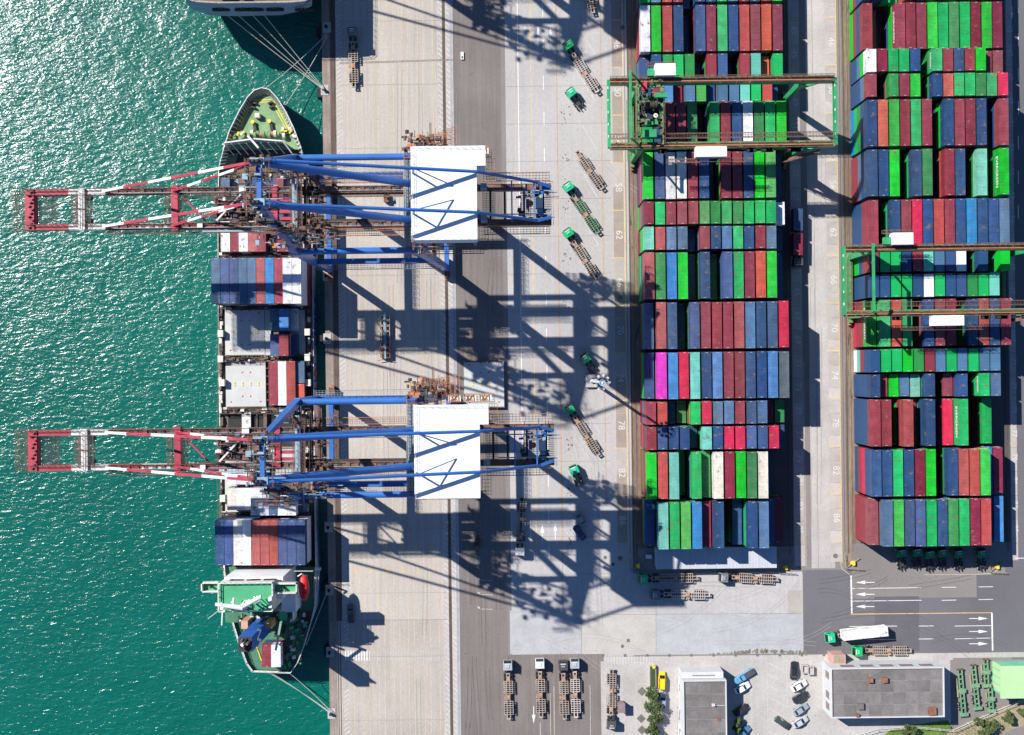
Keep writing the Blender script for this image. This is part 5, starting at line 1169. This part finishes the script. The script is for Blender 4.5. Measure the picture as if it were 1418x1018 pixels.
for x, y, a_ in ((-7.2, -3.4, 1.6), (11.5, -4.9, 2.0), (-8, -5.8, .8)):
    m = MB(); m.b2(x - a_ / 2, x + a_ / 2, y - a_ / 2, y + a_ / 2, h - .4, h + .35); m.build('roof_hatch', M['broof' if a_ == 1.6 else 'rust'], b2_)
m = MB(); m.b2(-13.4, -9.8, L_ / 2 + .0, L_ / 2 + 2.6, 0, 4.0, 0); m.b2(-13.0, -10.2, L_ / 2 + .3, L_ / 2 + 2.3, 4.0, 4.01, 1); m.build('stair_annex', [M['pink'], M['soil']], b2_)
m = MB(); a, c = P(1387.5, 966.5, 6), P(1480, 922.5, 6); r = empty('green_roof_shed', ((a.x + c.x) / 2, (a.y + c.y) / 2, 0)); tag(r, 'shed with plain pale green roof at the right edge of the depot', 'building')
W_, L_ = (c.x - a.x) / 2, (c.y - a.y) / 2; m.b2(-W_ - .3, W_, -L_ - .2, L_ + .2, 5.6, 6.0); m.build('roof', M['mint'], r)
m = MB(); m.b2(-W_ + .3, W_, -L_ + .3, L_ - .3, 0, 5.6); m.build('wall', M['mintw'], r)
m = MB()
for k in range(4): m.b2(-W_ + .2, -W_ + .32, -L_ + 1 + k * 1.9, -L_ + 2.5 + k * 1.9, .6, 5)
m.build('wall_panel', M['mint'], r)
# shed roof below middle block
a, c = P(908.5, 788.5, 4), P(1075.5, 757, 4); r = empty('grey_roof_shed', ((a.x + c.x) / 2, (a.y + c.y) / 2, 0)); tag(r, 'long low shed with light grey sheet roof below the middle container block', 'building')
W_, L_ = (c.x - a.x) / 2, (c.y - a.y) / 2
m = MB(); m.b2(-W_ + .2, W_ - .2, -L_ + .2, L_ - .2, 0, 3.7); m.build('wall', M['bwall'], r)
npn = 14
for i in range(npn):
    m = MB(); w_ = 2 * W_ / npn; m.b2(-w_ / 2 + .02, w_ / 2 - .02, -L_, L_, 3.72, 3.9)
    for k in range(5): m.b2(-w_ / 2 + .2 + k * .42, -w_ / 2 + .3 + k * .42, -L_, L_, 3.9, 3.95)
    m.build('roof_panel', M['shed'], r, (-W_ + w_ * (i + .5), 0, 0))
m = MB(); m.box((0, 0, .6), (1.5, 1, 1.2)); p = P(898, 770); tag(m.build('white_cabinet', M['wallb'], None, (p.x, p.y, 0)), 'small pale blue cabinet left of the grey shed roof', 'cabinet')
# fence / wall bottom right
fr_ = empty('chain_fence', P(1260, 1010)); tag(fr_, 'pale post-and-rail fence running diagonally at the bottom right', 'fence'); fo = fr_.location.copy()
pts = [(1150, 1028), (1212, 1009), (1262, 1005), (1318, 1010), (1360, 991), (1418, 966), (1460, 948)]
for (xa, ya), (xb, yb) in zip(pts, pts[1:]):
    a, c = P(xa, ya) - fo, P(xb, yb) - fo; m = MB(); m.bar(a + Vector((0, 0, 1.6)), c + Vector((0, 0, 1.6)), .09, .09); m.bar(a + Vector((0, 0, .7)), c + Vector((0, 0, .7)), .1, .1); m.build('rail', M['parapet'], fr_)
    n = max(2, int((c - a).length / 3))
    for k in range(n): q = a.lerp(c, k / n); m = MB(); m.bar(q, q + Vector((0, 0, 1.8)), .1); m.build('post', M['parapet'], fr_)
# grass & soil
m = MB(); q = [P(*t_) for t_ in ((1205, 1030), (1232, 1012), (1262, 1004), (1312, 997), (1320, 1010), (1318, 1060), (1205, 1060))]; m.face([(p.x, p.y, .012) for p in q][::-1]); tag(m.build('grass_ground', M['grass']), kind='structure')
m = MB(); q = [P(*t_) for t_ in ((1300, 1026), (1318, 1010), (1360, 991), (1460, 950), (1500, 960), (1500, 985), (1400, 1010), (1350, 1040), (1300, 1060))]; m.face([(p.x, p.y, .014) for p in q][::-1]); tag(m.build('soil_strip', M['soil']), kind='structure')
rg = random.Random(5); m = MB()
for k in range(2600):
    x, y = rg.uniform(1206, 1400), rg.uniform(998, 1040)
    if x < 1320:
        if y < 1012 - (x - 1232) * .19 or x < 1232 - (y - 1012) * .9 and y < 1030: continue
    elif y < 1012 - (x - 1318) * .44 or y > 1036 - (x - 1318) * .44: continue
    p = P(x, y); a_ = rg.uniform(0, 6.28); s_ = rg.uniform(.08, .2); d = Vector((math.cos(a_), math.sin(a_), 0)) * s_
    m.face([p + d, p - d, p - d * .2 + Vector((rg.uniform(-.1, .1), rg.uniform(-.1, .1), rg.uniform(.15, .35)))], rg.choice((0, 0, 1)))
tag(m.build('grass_tufts', [M['grass'], M['leafa']]), 'short grass and weeds beside the depot fence', 'grass', None, 'stuff')

# ---------------- trees ----------------
def tree(px, py, rad, ht, lab, seed, light=.4, name='street_tree', cat='tree'):
    rg = random.Random(seed); p = P(px, py, ht * .7); r = empty(name, (p.x, p.y, 0)); tag(r, lab, cat)
    m = MB(); m.tube((0, 0, 0), (0, 0, ht * .6), .16, 7, 0, .09)
    for k in range(6): a_ = k * 1.05; m.tube((0, 0, ht * .4), (math.cos(a_) * rad * .6, math.sin(a_) * rad * .6, ht * .8), .07, 5, 0, .03)
    m.build('trunk', M['bark'], r); m = MB(); cl = []
    for k in range(16):
        a_ = rg.uniform(0, 6.28); q = rad * math.sqrt(rg.random()) * .85; cl.append((math.cos(a_) * q, math.sin(a_) * q, ht * rg.uniform(.45, .92) - q * .25, rg.uniform(.35, .6) * rad * .75))
    for c in cl:
        mi = 0 if rg.random() < light else 1
        for k in range(95):
            v = Vector((rg.gauss(0, 1), rg.gauss(0, 1), rg.gauss(0, .8))).normalized() * c[3] * rg.uniform(.5, 1.08); o = Vector(c[:3]) + v
            a1 = Vector((rg.gauss(0, 1), rg.gauss(0, 1), rg.gauss(0, .5))).normalized() * rg.uniform(.12, .26); b1_ = a1.cross(Vector((rg.gauss(0, 1), rg.gauss(0, 1), rg.gauss(0, 1)))).normalized() * rg.uniform(.08, .17)
            m.face([o - a1, o + b1_, o + a1, o - b1_], mi if rg.random() < .7 else rg.choice((0, 1, 2)))
    m.build('crown', [M['leafa'], M['leafb'], M['leafc']], r)
for i, (x, y, rd) in enumerate(((905, 962, 2.0), (904, 980, 2.2), (906.5, 998, 2.1), (904, 1013, 1.9))):
    tree(x, y, rd, 4.2, f"{ORD[i]} tree from the top in the row beside the yellow taxi", 10 + i)
tree(1022, 1000, 1.0, 3.5, 'small yellow-green tree in the shade right of the small office building', 31, .8); tree(1020, 1010, .9, 3, 'low leafy shrub below the small tree by the office building', 32, .7, 'shrub', 'shrub')
tree(1259, 1013, 2.0, 4, 'round dark green tree on the grass below the depot building', 33, .1)
for i, (x, y, rd, l) in enumerate(((1357, 1001, 1.2, 'sparse shrub on the soil beside the diagonal fence'), (1374, 1006, 1.8, 'green bushy tree at the lower right of the fence'), (1397, 994, 1.5, 'yellow-green tree right of the bushy tree by the fence'), (1418, 985, 1.3, 'yellow-green tree at the right frame edge by the fence'), (1365, 1016, 1.6, 'dark shrub at the bottom edge beneath the fence'))):
    tree(x, y, rd, 3.4, l, 40 + i, .5)

# ---------------- small things ----------------
hc = hatch_cover('hatch_cover', 643, 500, 697.5, 565, 1.1, None); tag(hc, 'pale ship hatch cover with red and yellow spots lying on the asphalt strip', 'hatch cover')
# spreader rack on quay
p = P(533.5, 464.5, 1); r = empty('spreader_frame', (p.x, p.y, 0)); tag(r, 'long steel spreader frame with open cells standing on the shaded quay', 'spreader frame')
m = MB(); m.b2(-.22, .22, -6.3, 6.3, 1.0, 1.7); m.build('spine', M['bluegrey'], r)
for sx in (-1, 1):
    for k in range(8):
        if k == 4: pass
        y = -5.4 + k * 1.45; m = MB()
        x0, x1 = (.3, 1.3) if sx > 0 else (-1.3, -.3)
        for q in ((x0, x0 + .14, y - .65, y + .65), (x1 - .14, x1, y - .65, y + .65), (x0 + .14, x1 - .14, y - .65, y - .5), (x0 + .14, x1 - .14, y + .5, y + .65)): m.b2(*q, .3, 1.5, 0)
        m.build('cell', [M['chas'] if k > 1 else M['rust']], r)
m = MB()
for y, s_ in ((-6.3, 1), (-.2, .6)): m.bar((-.2, y, 1.2), (-2.0 * s_, y - .5, .9), .14, .14); m.bar((.2, y, 1.2), (2.0 * s_, y - .5, .9), .14, .14)
m.build('guide_arm', M['dark'], r)
# floodlight mast
p = P(819, 527.5); r = empty('floodlight_mast', (p.x, p.y, 0)); tag(r, 'tall floodlight mast on a concrete base beside the diagonal truck bays', 'lamp mast')
m = MB(); m.b2(-1.6, 1.6, -1.7, 1.7, .02, 1.0); m.build('base_block', M['lane'], r); m = MB(); m.tube((0, 0, 1), (0, 0, 33), .5, 12, 0, .25); m.build('pole', M['wallb'], r)
m = MB(); m.tube((0, 0, 32.4), (0, 0, 32.8), .8, 12); 
for k in range(8): a_ = k * .785; m.rail((1.5 * math.cos(a_), 1.5 * math.sin(a_), 32.8), (1.5 * math.cos(a_ + .785), 1.5 * math.sin(a_ + .785), 32.8), 0, 1, 1, .08)
m.build('platform', M['bluegrey'], r)
for k in range(9):
    a_ = k * .698; m = MB(); m.box((1.75 * math.cos(a_), 1.75 * math.sin(a_), 32.6), (.5, .55, .35), a_); m.bar((1.2 * math.cos(a_), 1.2 * math.sin(a_), 32.5), (2 * math.cos(a_), 2 * math.sin(a_), 32.5), .12); m.build('floodlight', M['chas_w'], r)
# corner posts / barriers at the block corners
for x, y, l in ((884, 783, 'lower left corner of the middle yard block'), (1088, 785, 'lower right corner of the middle yard block'), (1181, 779, 'lower left corner of the right yard block'), (1380, 784, 'lower right corner of the right yard block')):
    p = P(x, y); r = empty('rail_end_buffer', (p.x, p.y, 0)); tag(r, 'yellow rail end buffer at the ' + l, 'buffer', 'rail end buffers')
    m = MB(); m.b2(-.3, .3, -.6, .5, .02, 1.0); m.b2(-.7, -.3, -.25, .25, .02, .6); m.build('buffer_block', M['yel'], r)
    m = MB(); m.rail((-2, -1.5, 0), (2.5, -1.8, 0), 0, 1, 1, .09); m.rail((-2, -1.5, 0), (-2.4, 2.2, 0), 0, 1, 1, .09); m.bar((-1.4, -1, .3), (1.8, 1.2, .3), .25, .25, 0); m.build('guard_frame', M['soil'], r)
# bins / cabinets near parking
for x, y, a_, l in ((1113, 925, 'a', 'left of the two concrete bins at the car park top'), (1121, 927, 'b', 'right of the two concrete bins at the car park top')):
    p = P(x, y); m = MB()
    for q in ((-.8, .8, .9, 1.1), (-.8, .8, -1.1, -.9), (-.8, -.6, -.9, .9), (.6, .8, -.9, .9)): m.b2(*q, .02, 1.3)
    m.b2(-.6, .6, -.9, .9, .02, .7); tag(m.build('concrete_bin', M['lane'], None, (p.x, p.y, .02)), 'open concrete bin, ' + l, 'bin')
p = P(859.5, 977, 1); m = MB(); m.b2(-1, 1, -1.4, 1.2, 2.6, 2.8); m.b2(-.8, .8, -1.2, 1.0, .02, 2.6); tag(m.build('guard_booth', M['win'], None, (p.x, p.y, 0)), 'small brown-roofed guard booth right of the dark truck', 'booth')
p = P(904, 935, 1); m = MB(); m.b2(-.9, .9, -3.5, 2.5, .02, .9, 0); m.b2(-.7, .7, -3.3, 2.3, .9, .95, 1); tag(m.build('planter_box', [M['lane'], M['leafc']], None, (p.x, p.y, 0)), 'dark planter box between crosswalk and yellow taxi', 'planter')
p = P(905.5, 924, 1); m = MB(); m.tube((0, 0, 0), (0, 0, 1.2), .5, 10, 0, .4); tag(m.build('yellow_barrel', M['yel'], None, (p.x, p.y, 0)), 'yellow barrel at the head of the tree row', 'barrel')
for x, y, l in ((535, 273, 'under the upper crane, between its girders'), (661, 752, 'in the shadow on the asphalt strip')):
    p = P(x, y, .8); r = empty('parked_forklift', (p.x, p.y, 0)); tag(r, 'small brown forklift ' + l, 'forklift', 'forklifts')
    m = MB(); m.b2(-.7, .7, -1.2, .8, .3, 1.1); m.b2(-.6, .6, -1.4, -.8, .4, 1.5); m.build('body', M['rust'], r)
    m = MB(); m.b2(-.6, .6, -.5, .5, 2.0, 2.1)
    for sx in (-.55, .55):
        for y_ in (-.45, .45): m.bar((sx, y_, 1.1), (sx, y_, 2.0), .08)
    m.build('roof_guard', M['dark'], r); m = MB()
    for sx in (-.35, .35): m.bar((sx, .9, .1), (sx, .9, 2.2), .1); m.bar((sx, .9, .1), (sx, 2.0, .1), .14, .06)
    m.build('mast', M['dark'], r)
    for sx in (-.6, .6):
        for y_ in (-.8, .5): o = bpy.data.objects.new('wheel', WME); C.objects.link(o); o.parent = r; o.location = (sx, y_, .3); o.scale = (.8, .6, .6)
p = P(640, 77, .5); m = MB(); m.b2(-.4, .4, -1.0, 1.0, .02, .4, 0); m.b2(-.2, .2, -.8, -.1, .4, .42, 1); tag(m.build('white_marker_block', [M['roofw'], M['dark']], None, (p.x, p.y, 0)), 'small white block on the brown asphalt strip near the top', 'block')
for o in bpy.data.objects:
    b_ = o.name.split('.')[0]
    if o.parent and b_ in ('hinge_machinery', 'stair_tower', 'stair_platform', 'rear_winch', 'pylon_head', 'girder_cables', 'roof_seam', 'mooring_winch', 'stern_gear', 'deck_fittings', 'deck_gear', 'lashing_bridge', 'radar_mast', 'bulwark_brackets', 'deck_line', 'service_platform', 'trolley_frame', 'beam_walkway', 'exhaust_pipe', 'cell_guide', 'rear_cross_bar', 'roof_light', 'boom_brace', 'rear_walkway', 'house_walkway'): o['kind'] = 'stuff'
print('containers', sum(1 for o in bpy.data.objects if o.name.startswith('shipping_container')), 'objects', len(bpy.data.objects))
